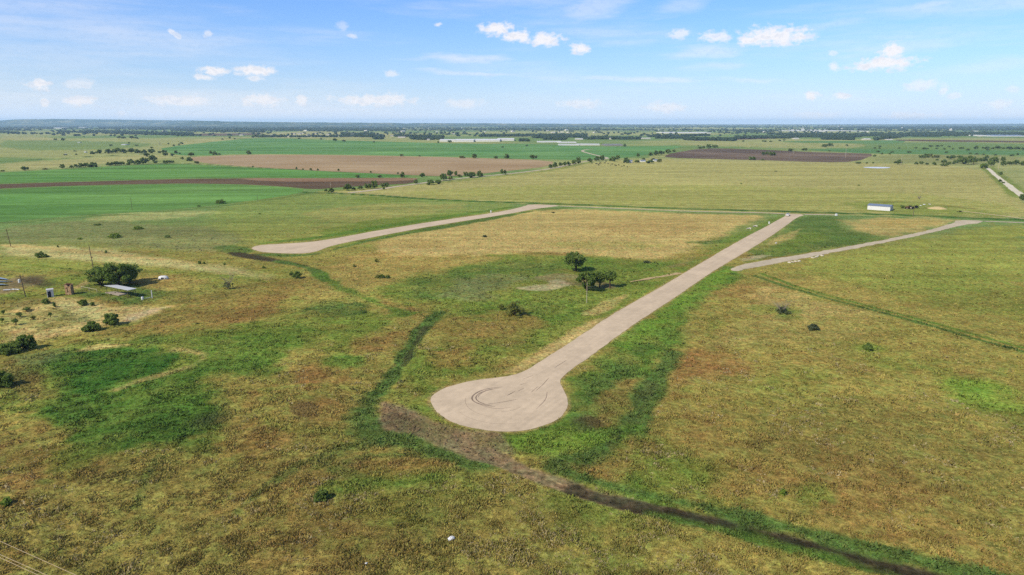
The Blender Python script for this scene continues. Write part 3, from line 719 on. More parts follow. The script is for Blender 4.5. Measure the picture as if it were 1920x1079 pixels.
M_PLOUGH2 = field_mat('grey brown ploughed soil', (104, 90, 80), (130, 114, 98), R(60), 14, .2)
M_STUB = field_mat('tan stubble', (170, 146, 112), (186, 164, 130), EW - .1, 14, .1)
M_STUB2 = field_mat('brown tilled strip', (150, 122, 96), (166, 138, 110), EW - .1, 9, .12)
sgn([(0,356),(-140,362),(-140,432),(0,417),(150,404),(300,395),(410,385),(520,370),(585,358),(520,350.5),(430,346),(300,345.5),(150,349.5)], M_CROP, .05, 'crop_field', 21)
sgn([(-140,351),(0,346),(100,343),(200,340),(330,336.5),(400,335),(640,335.5),(784,334),(784,344),(700,348),(620,353),(590,356),(520,349),(430,345),(300,344.5),(150,348),(0,354),(-140,361)], M_PLOUGH, .07, 'ploughed_field', 22)
sgn([(430,334.5),(640,335),(790,333.5),(770,340),(640,341),(500,341)], M_STUB2, .1, 'stubble_field', 23)
sgn([(-140,330),(0,324),(100,318.5),(200,312.5),(290,308.5),(330,307.5),(400,311),(560,320),(700,326.5),(800,331.5),(640,333.8),(400,333),(250,337),(100,341),(0,344.5),(-140,349)], M_CROP, .06, 'crop_field', 24)
sgn([(350,295.5),(460,290.5),(600,291),(760,293.5),(900,297),(1040,301.5),(1033,312),(960,320),(860,331),(800,330.5),(700,325.5),(560,318.5),(450,312),(380,306),(352,299)], M_STUB, .08, 'stubble_field', 25)
sgn([(300,277),(420,264),(480,259.5),(640,263.5),(760,267),(880,270),(1000,270),(1100,275),(1200,275),(1290,272.5),(1250,283),(1200,293),(1130,300.5),(1040,300),(900,296),(760,292.5),(600,290),(450,289),(370,293),(330,291),(310,285)], M_CROP2, .06, 'crop_field', 26)
sgn([(1250,290),(1300,280.5),(1345,278),(1450,282),(1530,286),(1600,287.5),(1642,289.5),(1606,304),(1540,305),(1440,301),(1350,299),(1245,296)], M_PLOUGH2, .09, 'ploughed_field', 27)
sgn([(1500,281),(1560,279),(1640,280.5),(2050,284),(2050,290),(1800,290.5),(1650,289),(1590,286.5)], M_CROP3, .06, 'crop_field', 28)
sgn([(1460,265),(1600,264.5),(1700,263),(1690,270),(1600,269),(1480,268)], M_CROP3, .06, 'crop_field', 29)
sgn([(1680,262),(1800,263),(2050,266.5),(2050,269),(1800,266.5),(1680,264.6)], M_PLOUGH, .08, 'ploughed_field', 30)
sgn([(364,251),(420,250.5),(500,250),(480,254),(420,255),(366,255)], M_PLOUGH2, .06, 'ploughed_field', 31)
sgn([(1290,263),(1430,256.5),(1500,253),(1520,257),(1440,261),(1310,265)], M_PLOUGH2, .06, 'ploughed_field', 32)
def pond_mat():
    m, t, b = mat_base('still pond water', .35, .3); b.inputs['Base Color'].default_value = (.55, .52, .46, 1)
    f = noise_fac(t, .6, 3, 'P'); bump(t, b, f, .02, .3); return m
sheet('pond', smooth(world([(1612,313.8),(1640,313.2),(1668,314),(1670,315.4),(1652,316.4),(1630,315.6)]), 1), .1, pond_mat(), 5, 1.5, 33)

# ------------------------------------------------------------------ grass: clumps on the near ground
def build_grass(n=200000):
    r = np.random.default_rng(5)
    u = r.random(n)
    ang0 = R(8.2); ang1 = R(37)
    tilt = ang0 + (ang1 - ang0) * u ** .8
    d = H / np.tan(tilt); a = R(-45) + R(90) * r.random(n)
    x = d * np.sin(a); y = d * np.cos(a)
    rs = road_sd(x, y); col, bare, leaf = cover(x, y, rs)
    keep = (r.random(n) > np.minimum(bare * 1.25, .97)) & (rs < .35 - .75 * r.random(n))
    clump = fbm(x, y, 2.2, 3, 51); keep &= r.random(n) < .3 + 1.1 * sstep(.4, .62, clump)
    x, y, d, rs, col, leaf, clump = x[keep], y[keep], d[keep], rs[keep], col[keep], leaf[keep], clump[keep]
    n = len(x); z = height(x, y, rs)
    big = (d / 90) ** .55
    tall = (.11 + .26 * sstep(.42, .75, clump) * (.5 + .8 * r.random(n))) * (1 + .25 * leaf)
    tall *= np.where(rs > -3, .5, 1)
    dead = (fbm(x, y, 6, 3, 55) > .6) & (leaf < .25) & (r.random(n) < .16) & (d < 190)
    k = (.72 + .62 * r.random(n)) * (.68 + .72 * fbm(x, y, 1.7, 2, 57)); tint = 1 + (r.random((n, 3)) - .5) * .22
    cc = col * k[:, None] * tint * 1.32
    cc[dead] = alb((206, 192, 148)) * (.75 + .5 * r.random(dead.sum()))[:, None]
    B = 4; V = np.zeros((n, B, 3, 3)); 
    for b in range(B):
        th = r.random(n) * 2 * np.pi; ox = (r.random(n) - .5) * .55 * big; oy = (r.random(n) - .5) * .55 * big
        wd = (.07 + .11 * r.random(n)) * big * (1 + .5 * leaf); hh = tall * (.6 + .7 * r.random(n)); ln = (.55 + .6 * leaf) * hh * (.5 + r.random(n))
        la = r.random(n) * 2 * np.pi
        cx, sx = np.cos(th), np.sin(th)
        V[:, b, 0] = np.stack([x + ox - cx * wd, y + oy - sx * wd, z - .02], 1)
        V[:, b, 1] = np.stack([x + ox + cx * wd, y + oy + sx * wd, z - .02], 1)
        V[:, b, 2] = np.stack([x + ox + np.cos(la) * ln, y + oy + np.sin(la) * ln, z + hh], 1)
    V = V.reshape(-1, 3); F = np.arange(len(V)).reshape(-1, 3)
    colv = np.repeat(cc, B * 3, 0)
    tag(link('grass', mesh_np('grass', V, None, F, M_BLADE, colv)), 'mixed dry and green grass tufts over the near fields', 'grass', kind='stuff')
build_grass()

def build_clods(n=5200):
    r = np.random.default_rng(15)
    src = [p for p in PREP if p[0] in ('soil', 'mud', 'darkmud') and p[5][0][1] < 190 and p[3] > .35]
    pts = []
    for t, s, rg, a, wd, P in src:
        Q = np.array(P)
        if wd:
            k = r.integers(0, len(Q) - 1, 500); u = r.random((500, 1)); seg = Q[k + 1] - Q[k]; q = Q[k] + seg * u
            nn = np.stack([-seg[:, 1], seg[:, 0]], 1); nn /= np.linalg.norm(nn, axis=1)[:, None]; pts.append(q + nn * ((r.random((500, 1)) - .5) * wd * 1.1))
        else:
            q = Q.min(0) + (Q.max(0) - Q.min(0)) * r.random((1600, 2)); pts.append(q[inside(q[:, 0], q[:, 1], P)])
    P = np.concatenate(pts)[:n]; x, y = P[:, 0], P[:, 1]; rs = road_sd(x, y); k = rs < -.2; x, y, rs = x[k], y[k], rs[k]; n = len(x)
    z = height(x, y, rs); col, bare, leaf = cover(x, y, rs)
    bm = bmesh.new(); bmesh.ops.create_icosphere(bm, subdivisions=1, radius=1); sv = np.array([v.co[:] for v in bm.verts]); sf = np.array([[v.index for v in f.verts] for f in bm.faces]); bm.free()
    sz = .07 + .22 * r.random(n) ** 2.5
    V = sv[None] * (.6 + .7 * r.random((n, len(sv), 1))) * (sz[:, None, None] * np.array([1.3, 1.1, .8])) + np.stack([x, y, z + sz * .2], 1)[:, None]
    F = (sf[None] + (np.arange(n) * len(sv))[:, None, None]).reshape(-1, 3)
    cc = np.repeat(col * (.75 + .7 * r.random((n, 1))), len(sv), 0)
    tag(link('dirt', mesh_np('dirt', V.reshape(-1, 3), None, F, M_BLADE, cc)), 'crumbled soil clods on the bare ditch and turning circle edge', 'dirt', kind='stuff')
build_clods()

# ------------------------------------------------------------------ trees
def crown_np(r, w, dp, h, z0, ncl, nleaf, leaf, tight=.2, base=0):
    """leaf quads in clusters through an ellipsoid; base>0 keeps it full to the ground"""
    c = r.normal(size=(ncl, 3)); c /= np.linalg.norm(c, axis=1)[:, None]
    c *= (.35 + .6 * r.random(ncl) ** .6)[:, None]
    if base: c[:, 2] = np.abs(c[:, 2]) * 1.7 - .8
    else: c[:, 2] = np.where(c[:, 2] < -.5, c[:, 2] * .85, c[:, 2])
    rad = tight * (.7 + .7 * r.random(ncl)); val = r.random(ncl)
    k = r.integers(0, ncl, nleaf)
    g = r.normal(size=(nleaf, 3)); g /= np.linalg.norm(g, axis=1)[:, None]
    p = c[k] + g * (rad[k] * r.random(nleaf) ** .45)[:, None]
    P = p * np.array([w / 2, dp / 2, h / 2]) * .9 + np.array([0, 0, z0 + h / 2])
    P[:, 2] = np.maximum(P[:, 2], .03)
    nrm = g * .9 + r.normal(size=(nleaf, 3)) * .7; nrm /= np.linalg.norm(nrm, axis=1)[:, None]
    t = np.cross(nrm, r.normal(size=(nleaf, 3))); t /= np.linalg.norm(t, axis=1)[:, None] + 1e-9; b = np.cross(nrm, t)
    s = leaf * (.6 + .8 * r.random(nleaf)) / 2
    V = np.stack([P - t * s[:, None] - b * s[:, None] * .7, P + t * s[:, None] - b * s[:, None] * .7, P + t * s[:, None] * .8 + b * s[:, None] * .7, P - t * s[:, None] * .8 + b * s[:, None] * .7], 1).reshape(-1, 3)
    cv = np.clip(val[k] * .6 + r.random(nleaf) * .4, 0, 1)
    col = np.repeat(np.stack([cv, cv, cv], 1), 4, 0)
    cl = c * np.array([w / 2, dp / 2, h / 2]) * .9 + np.array([0, 0, z0 + h / 2])
    return V, np.arange(len(V)).reshape(-1, 4), col, cl
def trunk_mesh(name, r, h0, rad, tips, mat, seg=6, fork=1, twigs=0):
    bm = bmesh.new(); top = Vector((r.normal() * rad, r.normal() * rad, h0))
    tube(bm, [(0, 0, -.25), (0, 0, h0 * .4), top], [rad * 1.25, rad, rad * .85], seg)
    for tp in tips:
        tp = Vector(tp); mid = top.lerp(tp, .5) + Vector((r.normal(), r.normal(), r.random())) * rad * 1.2
        tube(bm, [top - Vector((0, 0, rad)), mid, tp], [rad * .62, rad * .4, rad * .14], 5)
        for _ in range(twigs):
            e = mid.lerp(tp, r.random()); f = e + Vector((r.normal(), r.normal(), abs(r.normal()) * .8)) * (tp - top).length * .28
            tube(bm, [e, e.lerp(f, .5) + Vector((0, 0, .08)), f], [rad * .2, rad * .13, rad * .05], 4)
    return bm_mesh(name, bm, mat)
def near_tree(name, label, cat, px, py, wpx, hpx, seed, mat=M_LEAF, leaf=.42, dens=4200, clear=.16, group=None, kind='tree', deep=1.0, tight=.3, twigs=0, stems=7):
    r = np.random.default_rng(seed); p = at(px, py); k = ppm(px, py); W = wpx / k; Hh = hpx / k
    z = hz(p.x, p.y); t = thing(name, label, cat, (p.x, p.y, z), r.random() * 6, group)
    z0 = Hh * clear if kind == 'tree' else 0
    V, F, col, cl = crown_np(r, W, W * deep, Hh - z0, z0, 38 if kind == 'tree' else 30, dens, leaf, tight, kind == 'bush')
    hi = cl[np.argsort(-cl[:, 2])][:stems] if kind == 'tree' else cl[:stems]
    if kind == 'tree': link('trunk', trunk_mesh('trunk', r, Hh * clear * 1.15 + .2, W * .035 + .08, hi, M_BARK, twigs=twigs), t)
    else: link('stems', trunk_mesh('stems', r, .15, W * .02 + .03, hi, M_BARK, twigs=twigs), t)
    link('crown' if kind == 'tree' else 'foliage', mesh_np('crown', V, F, None, mat, col), t)
    return t
# the four trees by the bare patch
G4 = 'trees by the bare patch beside the road'
near_tree('tree', 'round dark tree standing apart behind the group of three', 'tree', 1079, 509, 48, 39, 11, group=G4, leaf=.46, dens=3200, clear=.14, tight=.25)
near_tree('tree', 'widest of the three trees, behind the pale thin pole', 'tree', 1100, 543, 46, 40, 12, group=G4, leaf=.42, dens=3200, clear=.07, tight=.25)
near_tree('tree', 'slim middle tree of the three by the bare patch', 'tree', 1124, 537, 25, 33, 13, group=G4, leaf=.38, dens=1600, clear=.2, tight=.25)
near_tree('tree', 'open forked tree of the three, nearest the paved road', 'tree', 1144, 538, 28, 36, 14, group=G4, leaf=.36, dens=1400, clear=.28, twigs=2, tight=.23)
# the trees behind the canopy
GH = 'trees shading the old homestead'
near_tree('tree', 'low dark tree behind the brick ruin, lowest of the homestead trees', 'tree', 188, 534, 50, 36, 21, group=GH, dens=3800, clear=.05, leaf=.45)
near_tree('tree', 'tallest homestead tree, straight behind the metal canopy', 'tree', 221, 538, 62, 50, 22, group=GH, dens=5200, clear=.06, leaf=.45)
near_tree('tree', 'homestead tree beside the canopy, towards the white shell', 'tree', 244, 530, 48, 38, 23, group=GH, dens=3800, clear=.06, leaf=.45)
GB = 'bushes along the edge of the mown yard'
near_tree('bush', 'rounded dark bush below the tan drive, nearer the corner thicket', 'bush', 172, 618, 32, 20, 31, kind='bush', group=GB, dens=2600, leaf=.34, tight=.32)
near_tree('bush', 'rounded dark bush at the end of the tan drive', 'bush', 209, 607, 31, 24, 32, kind='bush', group=GB, dens=2800, leaf=.34, tight=.32)
near_tree('bush', 'broad low bush of the dark pair below the saplings', 'bush', 18, 660, 44, 26, 33, kind='bush', group=GB, dens=3200, leaf=.34, tight=.32)
near_tree('bush', 'taller bush of the dark pair below the saplings', 'bush', 50, 653, 38, 30, 34, kind='bush', group=GB, dens=3000, leaf=.34, tight=.32)
near_tree('bush', 'dark bush at the frame edge beside the bright green meadow', 'bush', 6, 722, 40, 34, 35, kind='bush', group=GB, dens=3000, leaf=.3, tight=.32)
GY = 'small shrubs in the homestead yard'
near_tree('shrub', 'dark shrub between the white hut and the drive', 'shrub', 155, 571, 18, 14, 36, kind='bush', group=GY, dens=1000, leaf=.32)
near_tree('shrub', 'tiny shrub just beside the dark yard shrub', 'shrub', 173, 572, 9, 8, 37, kind='bush', group=GY, dens=350, leaf=.3)
near_tree('shrub', 'low dark shrub in front of the white hut', 'shrub', 86, 570, 15, 11, 38, kind='bush', group=GY, dens=700, leaf=.3)
near_tree('shrub', 'thin upright shrub right of the low shrub by the hut', 'shrub', 102, 575, 6, 12, 39, kind='bush', group=GY, dens=280, leaf=.28)
GS = 'young saplings planted on the dry lawn'
for i, (x, y, ww, hh, lab, m) in enumerate([(37, 593, 12, 10, 'leafy round sapling above the forked one on the dry lawn', M_LEAF), (30, 609, 13, 13, 'forked sapling, lowest of those on the dry lawn', M_LEAF),
        (4, 604, 8, 8, 'small sapling at the frame edge beside the lawn', M_LEAF), (94, 593, 7, 10, 'thin leaning sapling by the curved wheel track', M_LEAF),
        (62, 598, 9, 7, 'sparse pale sapling in the middle of the dry lawn', M_LEAF2), (6, 588, 7, 9, 'upper sapling at the frame edge by the soil', M_LEAF), (50, 582, 18, 8, 'wide low sapling clump below the pole', M_LEAF)]):
    near_tree('sapling', lab, 'sapling', x, y, ww, hh, 40 + i, m, .26, 260, .3, GS, twigs=1)
GM = 'shrubs scattered over the meadow'
for i, (x, y, ww, hh, lab, m, dn) in enumerate([
        (75, 483, 20, 12, 'dark bush on the pale strip between the two left poles', M_LEAF, 1100), (85, 483, 12, 7, 'low half of the pair on the pale strip', M_LEAF, 500),
        (214, 446, 24, 9, 'largest bright shrub in the grey weeds', M_LEAF3, 1100), (259, 430, 19, 7, 'flat yellowish shrub at the top of the grey weeds', M_LEAF3, 700),
        (182, 423, 15, 4, 'flat dark shrub above the grey weeds', M_LEAF, 400), (314, 446, 12, 6, 'small green shrub right of the grey weeds', M_LEAF, 350), (150, 449, 11, 4, 'low green tuft shrub below the grey weeds', M_LEAF3, 250),
        (108, 464, 4, 5, 'tiny upright shrub on the straw strip beside a pole', M_LEAF, 120), (199, 475, 7, 6, 'tiny shrub above the tall homestead tree', M_LEAF, 160),
        (374, 495, 7, 7, 'small shrub of a close pair on the pale strip', M_LEAF, 200), (383, 495, 5, 6, 'smaller shrub of a close pair on the pale strip', M_LEAF, 150), (421, 497, 5, 5, 'tiny shrub past the close pair', M_LEAF, 120),
        (557, 521, 19, 16, 'dense dark bush beside the ditch below the far turning circle', M_LEAF, 1300), (547, 516, 9, 9, 'small bush leaning on the dense ditch bush', M_LEAF, 300), (494, 503, 7, 6, 'small shrub left of the dense ditch bush', M_LEAF, 150),
        (708, 521, 12, 8, 'left shrub of a low trio in dry grass', M_LEAF2, 350), (717, 521, 13, 9, 'middle shrub of a low trio in dry grass', M_LEAF, 350), (727, 522, 10, 8, 'right shrub of a low trio in dry grass', M_LEAF, 300),
        (707, 492, 10, 8, 'thin olive shrub above the low trio', M_LEAF2, 220), (664, 501, 6, 5, 'tiny shrub in dry grass beyond the low trio', M_LEAF2, 120), (664, 500, 6, 5, 'tiny shrub touching another in dry grass', M_LEAF2, 120),
        (909, 445, 10, 5, 'single dark shrub in the golden field', M_LEAF4, 300), (966, 592, 38, 32, 'large open olive shrub between the ditch and the road', M_LEAF2, 800), (940, 580, 14, 14, 'smaller olive shrub beside the large open one', M_LEAF2, 350),
        (1527, 617, 26, 10, 'dark matted brush heap in the tan field', M_LEAF4, 1300), (1629, 656, 18, 15, 'single green shrub in the field right of the road', M_LEAF, 700), (1619, 652, 9, 6, 'pale tuft beside the single green shrub', M_LEAF3, 200),
        (604, 938, 30, 20, 'rounded green shrub in the foreground brown grass', M_LEAF, 1500), (1468, 925, 10, 12, 'pale green tuft in the foreground field', M_LEAF3, 250),
        (12, 944, 22, 14, 'yellow green weed at the lower frame edge', M_LEAF3, 500), (413, 382, 21, 10, 'long dark shrub on the green crop edge', M_LEAF, 500), (373, 388, 8, 4, 'small dark shrub on the green crop edge', M_LEAF, 160), (487, 402, 6, 3, 'tiny dark shrub below the green crop', M_LEAF, 100),
        (1455, 323, 8, 4, 'faint brown shrub in the wide pasture', M_LEAF2, 120), (1390, 346, 6, 3, 'lower dark shrub in the wide pasture', M_LEAF, 100), (1610, 349, 5, 3, 'dark shrub in the pasture above the white shed', M_LEAF, 100),
        (1037, 400, 8, 3, 'dark shrub below the end of the far road', M_LEAF4, 120), (1692, 391, 11, 8, 'green tree beside the white shed', M_LEAF, 350), (1800, 398, 12, 3, 'flat dark shrub by the straight pale track', M_LEAF4, 160), (1212, 493, 18, 5, 'dark brush pile below the golden field', M_LEAF4, 300)]):
    near_tree('shrub', lab, 'shrub', x, y, ww, hh, 60 + i, m, max(.28, ww / ppm(x, y) * .07), dn, 0, GM, kind='bush', tight=.3)
def dead_tree(label, px, py, wpx, hpx, seed, leaves):
    r = np.random.default_rng(seed); p = at(px, py); k = ppm(px, py); W, Hh = wpx / k, hpx / k
    t = thing('dead_tree', label, 'dead tree', (p.x, p.y, hz(p.x, p.y)), 0, 'dead trees in the dry grass')
    tips = [(W * .5 * math.cos(a) * q, W * .5 * math.sin(a) * q, Hh * (.45 + .5 * r.random())) for a, q in zip(np.linspace(0, 6, 13), .5 + .5 * r.random(13))]
    link('trunk', trunk_mesh('trunk', r, Hh * .18, .16, tips, M_DEAD, twigs=5), t)
    if leaves:
        V, F, col, _ = crown_np(r, W, W, Hh * .55, 0, 12, leaves, .36, .3, True); link('undergrowth', mesh_np('undergrowth', V, F, None, M_LEAF4, col), t)
dead_tree('grey dead tree collapsed over dark brush in the right field', 1465, 587, 32, 26, 101, 450)
dead_tree('pale bare tree in dry grass past the white shell', 429, 541, 28, 26, 102, 120)
dead_tree('small bare tree in the pasture beyond the white shed', 1723, 374, 9, 8, 103, 0)
dead_tree('forked bare tree in the pale fields far off', 300, 273, 5, 6, 104, 0)

# far trees: a few models, each copy a thing of its own
PROTO = []
for v in range(7):
    r = np.random.default_rng(200 + v)
    V, F, col, cl = crown_np(r, 1.05, 1.05, 1.02, 0, 18, 850, .135, .27, v not in (1, 3))
    c_me = mesh_np('crown', V, F, None, (M_LEAF, M_LEAF, M_LEAF, M_LEAF, M_LEAF, M_LEAF2, M_LEAF3)[v], col)
    bm = bmesh.new(); tube(bm, [(0, 0, -.05), (0, 0, .2), (.02, 0, .45)], [.045, .035, .02], 5)
    for a in range(4): tube(bm, [(0, 0, .18), (.16 * math.cos(a * 1.6), .16 * math.sin(a * 1.6), .42), (.3 * math.cos(a * 1.6), .3 * math.sin(a * 1.6), .6)], [.025, .016, .008], 4)
    PROTO.append((c_me, bm_mesh('trunk', bm, M_BARK)))
ONES = ['', 'first', 'second', 'third', 'fourth', 'fifth', 'sixth', 'seventh', 'eighth', 'ninth', 'tenth', 'eleventh', 'twelfth', 'thirteenth', 'fourteenth', 'fifteenth', 'sixteenth', 'seventeenth', 'eighteenth', 'nineteenth']
TENS = {2: ('twentieth', 'twenty'), 3: ('thirtieth', 'thirty'), 4: ('fortieth', 'forty'), 5: ('fiftieth', 'fifty'), 6: ('sixtieth', 'sixty')}
def nth(n):
    if n < 20: return ONES[n]
    a, b = divmod(n, 10); return TENS[a][0] if b == 0 else TENS[a][1] + '-' + ONES[b]
def tree_row(group, where, lst, seed):
    r = random.Random(seed); lst = sorted(lst)
    for i, q in enumerate(lst):
        x, y, ww, hh = q[:4]; v = q[4] if len(q) > 4 else r.randrange(5)
        p = at(x, y); k = FPX / (p.y * CP + H * SP)
        kind = 'pale green bush' if v == 5 else 'bright green bush' if v == 6 else 'dark tree' if hh >= 5 else 'small dark tree'
        o = thing('tree', f'{kind}, {nth(i + 1)} from the left {where}', 'tree', (p.x, p.y, 0), r.random() * 6.28, group)
        o.scale = (1.08 * ww / k, 1.08 * ww / k, 1.06 * hh / k)
        link('trunk', PROTO[v][1], o); link('crown', PROTO[v][0], o)
tree_row('hedgerow trees above the green strip', 'in the hedgerow above the narrow green strip', [(47,320.5,12,9),(118,316.5,10,8),(134,315.5,8,5),(143,314.5,8,7),(152,314.5,9,8),(160,314,14,9),(175,314,18,10),(206,311,13,7),(217,310.5,15,8),(228,310,13,7),(244,309.5,13,12),(258,309.5,12,9),(268,308.5,14,12),(275,305,9,8),(287,303.5,14,14),(275,294,10,8),(292,307,8,6),(310,307.5,12,6),(318,306.5,9,6),(85,318,8,3,5),(5,322,8,3)], 1)
tree_row('tree belt across the pale fields', 'in the belt across the pale left fields', [(173,289.5,9,6),(187,288.5,8,9),(181,288,6,4),(203,288.5,13,8),(213,287,10,8),(220,286.5,13,10),(232,287.5,15,9),(246,287.5,14,10),(258,287.5,13,8),(270,287.5,12,7),(284,287.5,12,9),(299,288,7,5),(308,288,9,7),(310,292.5,10,7),(284,278.5,6,3),(316,271,4,3),(143,291,4,3),(140,284.5,6,2),(122,291.5,5,3,5)], 2)
tree_row('trees on the far pale pasture', 'on the far pale pasture under the hills', [(104,263.5,6,4),(118,264,8,5),(208,274.5,6,4),(242,269.5,4,3),(256,274.5,6,3),(223,260,9,5),(232,260.5,9,4),(247,260.5,9,5),(256,260.5,9,4),(158,257.5,4,2)], 3)
tree_row('trees round the corner of the tan field', 'around the near corner of the tan field', [(341,270.5,7,4),(336,273,4,4),(326,275,5,4),(417,262.5,5,3),(431,260.5,5,4),(440,262,4,3),(330,289,7,6),(337,289,4,3),(358,293.5,11,8),(395,288.5,6,6),(403,291.5,9,8),(411,290.5,6,3),(466,290,9,8),(342,299.5,7,5),(355,302.5,12,8),(369,307,8,6,5),(324,305.5,8,4),(323,293.5,7,6),(476,258.5,10,7),(491,258.5,6,6),(561,261,6,3),(602,262,5,3),(628,265,8,6)], 4)
tree_row('trees along the far edge of the tan field', 'along the far edge of the tan field', [(753,293.5,7,5),(786,294,5,2.5),(867,297,10,6,5),(889,297.5,11,9),(930,298.5,8,6),(951,298.5,11,9),(1000,299,14,9),(942,277.5,6,3),(988,274.5,6,2.5),(645,266,8,4),(701,267.5,4,3),(843,268,8,5),(822,269,4,4)], 5)
tree_row('bushes along the near edge of the tan field', 'along the near edge of the tan field', [(474,314.5,4,4),(556,318.5,4,5),(568,319,4,3),(583,320,5,5),(596,320,4,4),(635,322,4,6),(695,325,4,4),(746,327,4,4),(671,334,8,6),(712,333.5,8,6),(755,333,9,11),(792,332.5,10,9)], 6)
tree_row('trees lining the gravel track', 'in the row lining the near gravel track', [(611,359,7,5),(621,362,11,9),(651,358,16,14),(664,357,8,6),(675,356,11,8),(690,354,14,10),(703,354,15,14),(718,351.5,9,8),(725,350.5,9,9),(720,356,5,4),(780,345,8,8),(806,347,14,11),(822,345.5,12,9),(832,339,14,14),(830,333,8,8),(843,331,12,12),(845,337,9,7,5),(855,331,6,11),(862,332,9,6,5),(873,331,9,9),(884,334,16,13),(899,332,12,12),(941,327.5,6,11),(947,327.5,6,10)], 7)
tree_row('trees where the gravel track bends', 'where the gravel track bends away', [(1032,316,9,8),(1041,315,9,10),(1051,313,8,9),(1059,312,7,9),(1066,311,9,9),(1076,310,10,11),(1085,308,11,12),(1106,304.5,11,9),(1119,303,10,9),(1129,302,11,11),(1150,303,14,10),(1158,300,9,8)], 8)
tree_row('trees around the white farmstead', 'around the small white farmstead', [(1174,306,13,11),(1196,295,7,7),(1195,306,11,6),(1207,300,7,4),(1218,306.5,16,7),(1224,301,7,6,5),(1236,304.5,8,8,5),(1171,276,6,6),(1220,293,9,7),(1230,292,10,9),(1240,291,11,9),(1252,288,10,9),(1263,286,7,5)], 9)
tree_row('trees in and behind the ploughed field', 'in and behind the grey ploughed field', [(1312,279.5,9,4),(1319,278.5,6,5),(1309,275,3,3),(1328,278.5,11,7),(1340,277.5,12,6),(1410,300.5,14,7),(1430,301.5,6,3),(1431,291.5,7,6),(1438,290.5,8,7),(1448,292.5,13,8),(1482,284.5,11,6),(1509,282.5,11,5),(1394,266.5,5,3),(1434,266.5,8,3),(1445,267,6,3),(1545,276.5,11,6),(1556,275,13,6),(1588,274.5,5,4),(1555,284.5,4,3),(1462,265,6,3),(1470,264,5,3),(1430,266,4,3)], 10)
tree_row('scattered trees along the far green strip', 'along the far green strip', [(1640,279.5,6,3),(1649,279.5,5,3),(1650,276,6,3),(1686,279.5,5,3),(1717,279.5,5,4),(1733,281,8,4),(1739,280,5,3),(1745,276,8,4),(1758,276,8,4),(1766,275,5,3),(1780,276.5,6,3),(1756,280,5,3),(1771,281,5,3),(1787,280.5,4,3),(1803,280,10,4),(1815,282.5,7,4),(1829,281,8,8),(1848,280,12,5),(1852,283,7,4),(1861,280,6,4),(1871,280,11,7),(1881,280,6,4),(1892,280.5,13,5),(1907,280,12,5),(1918,282,8,5),(1672,287,7,4),(1646,286,7,3),(1704,287.5,8,4),(1774,287.5,6,4),(1819,289,6,3),(1831,290,7,3),(1844,291,5,3),(1866,292,6,3),(1897,293,8,4),(1908,291,5,4)], 11)
tree_row('thicket trees beside the pond pasture', 'in the thicket beyond the pond', [(1640,294,6,4),(1653,290,5,3),(1668,290,6,3),(1610,307,12,3),(1625,307,5,3),(1637,307,4,3),(1683,308.5,14,8),(1687,304,6,5),(1718,308.5,7,5),(1727,308.5,8,6),(1738,310,6,5),(1752,310,8,7),(1757,301.5,6,3),(1769,307.5,10,9),(1771,312,14,5),(1779,309,8,6),(1790,308,10,8),(1797,306,9,9),(1805,308,14,16),(1815,309,15,18),(1825,308,14,15),(1783,299,15,8),(1727,297,10,6),(1735,296,14,8),(1744,294,8,7,5),(1755,296,14,6,5),(1800,297,10,6),(1845,302.5,13,8),(1858,312,13,16),(1845,316,14,10,6),(1868,305,11,12),(1881,312,9,11),(1893,309.5,13,7),(1905,309.5,13,9),(1918,311,10,9),(1880,303,9,8),(1850,297,8,6),(1838,303,9,7),(1865,299,10,5)], 12)
tree_row('bushes beside the straight gravel road', 'beside the straight white gravel road', [(1876,328,8,6),(1875,341,7,5),(1881,344,6,3),(1917,376,14,12)], 13)

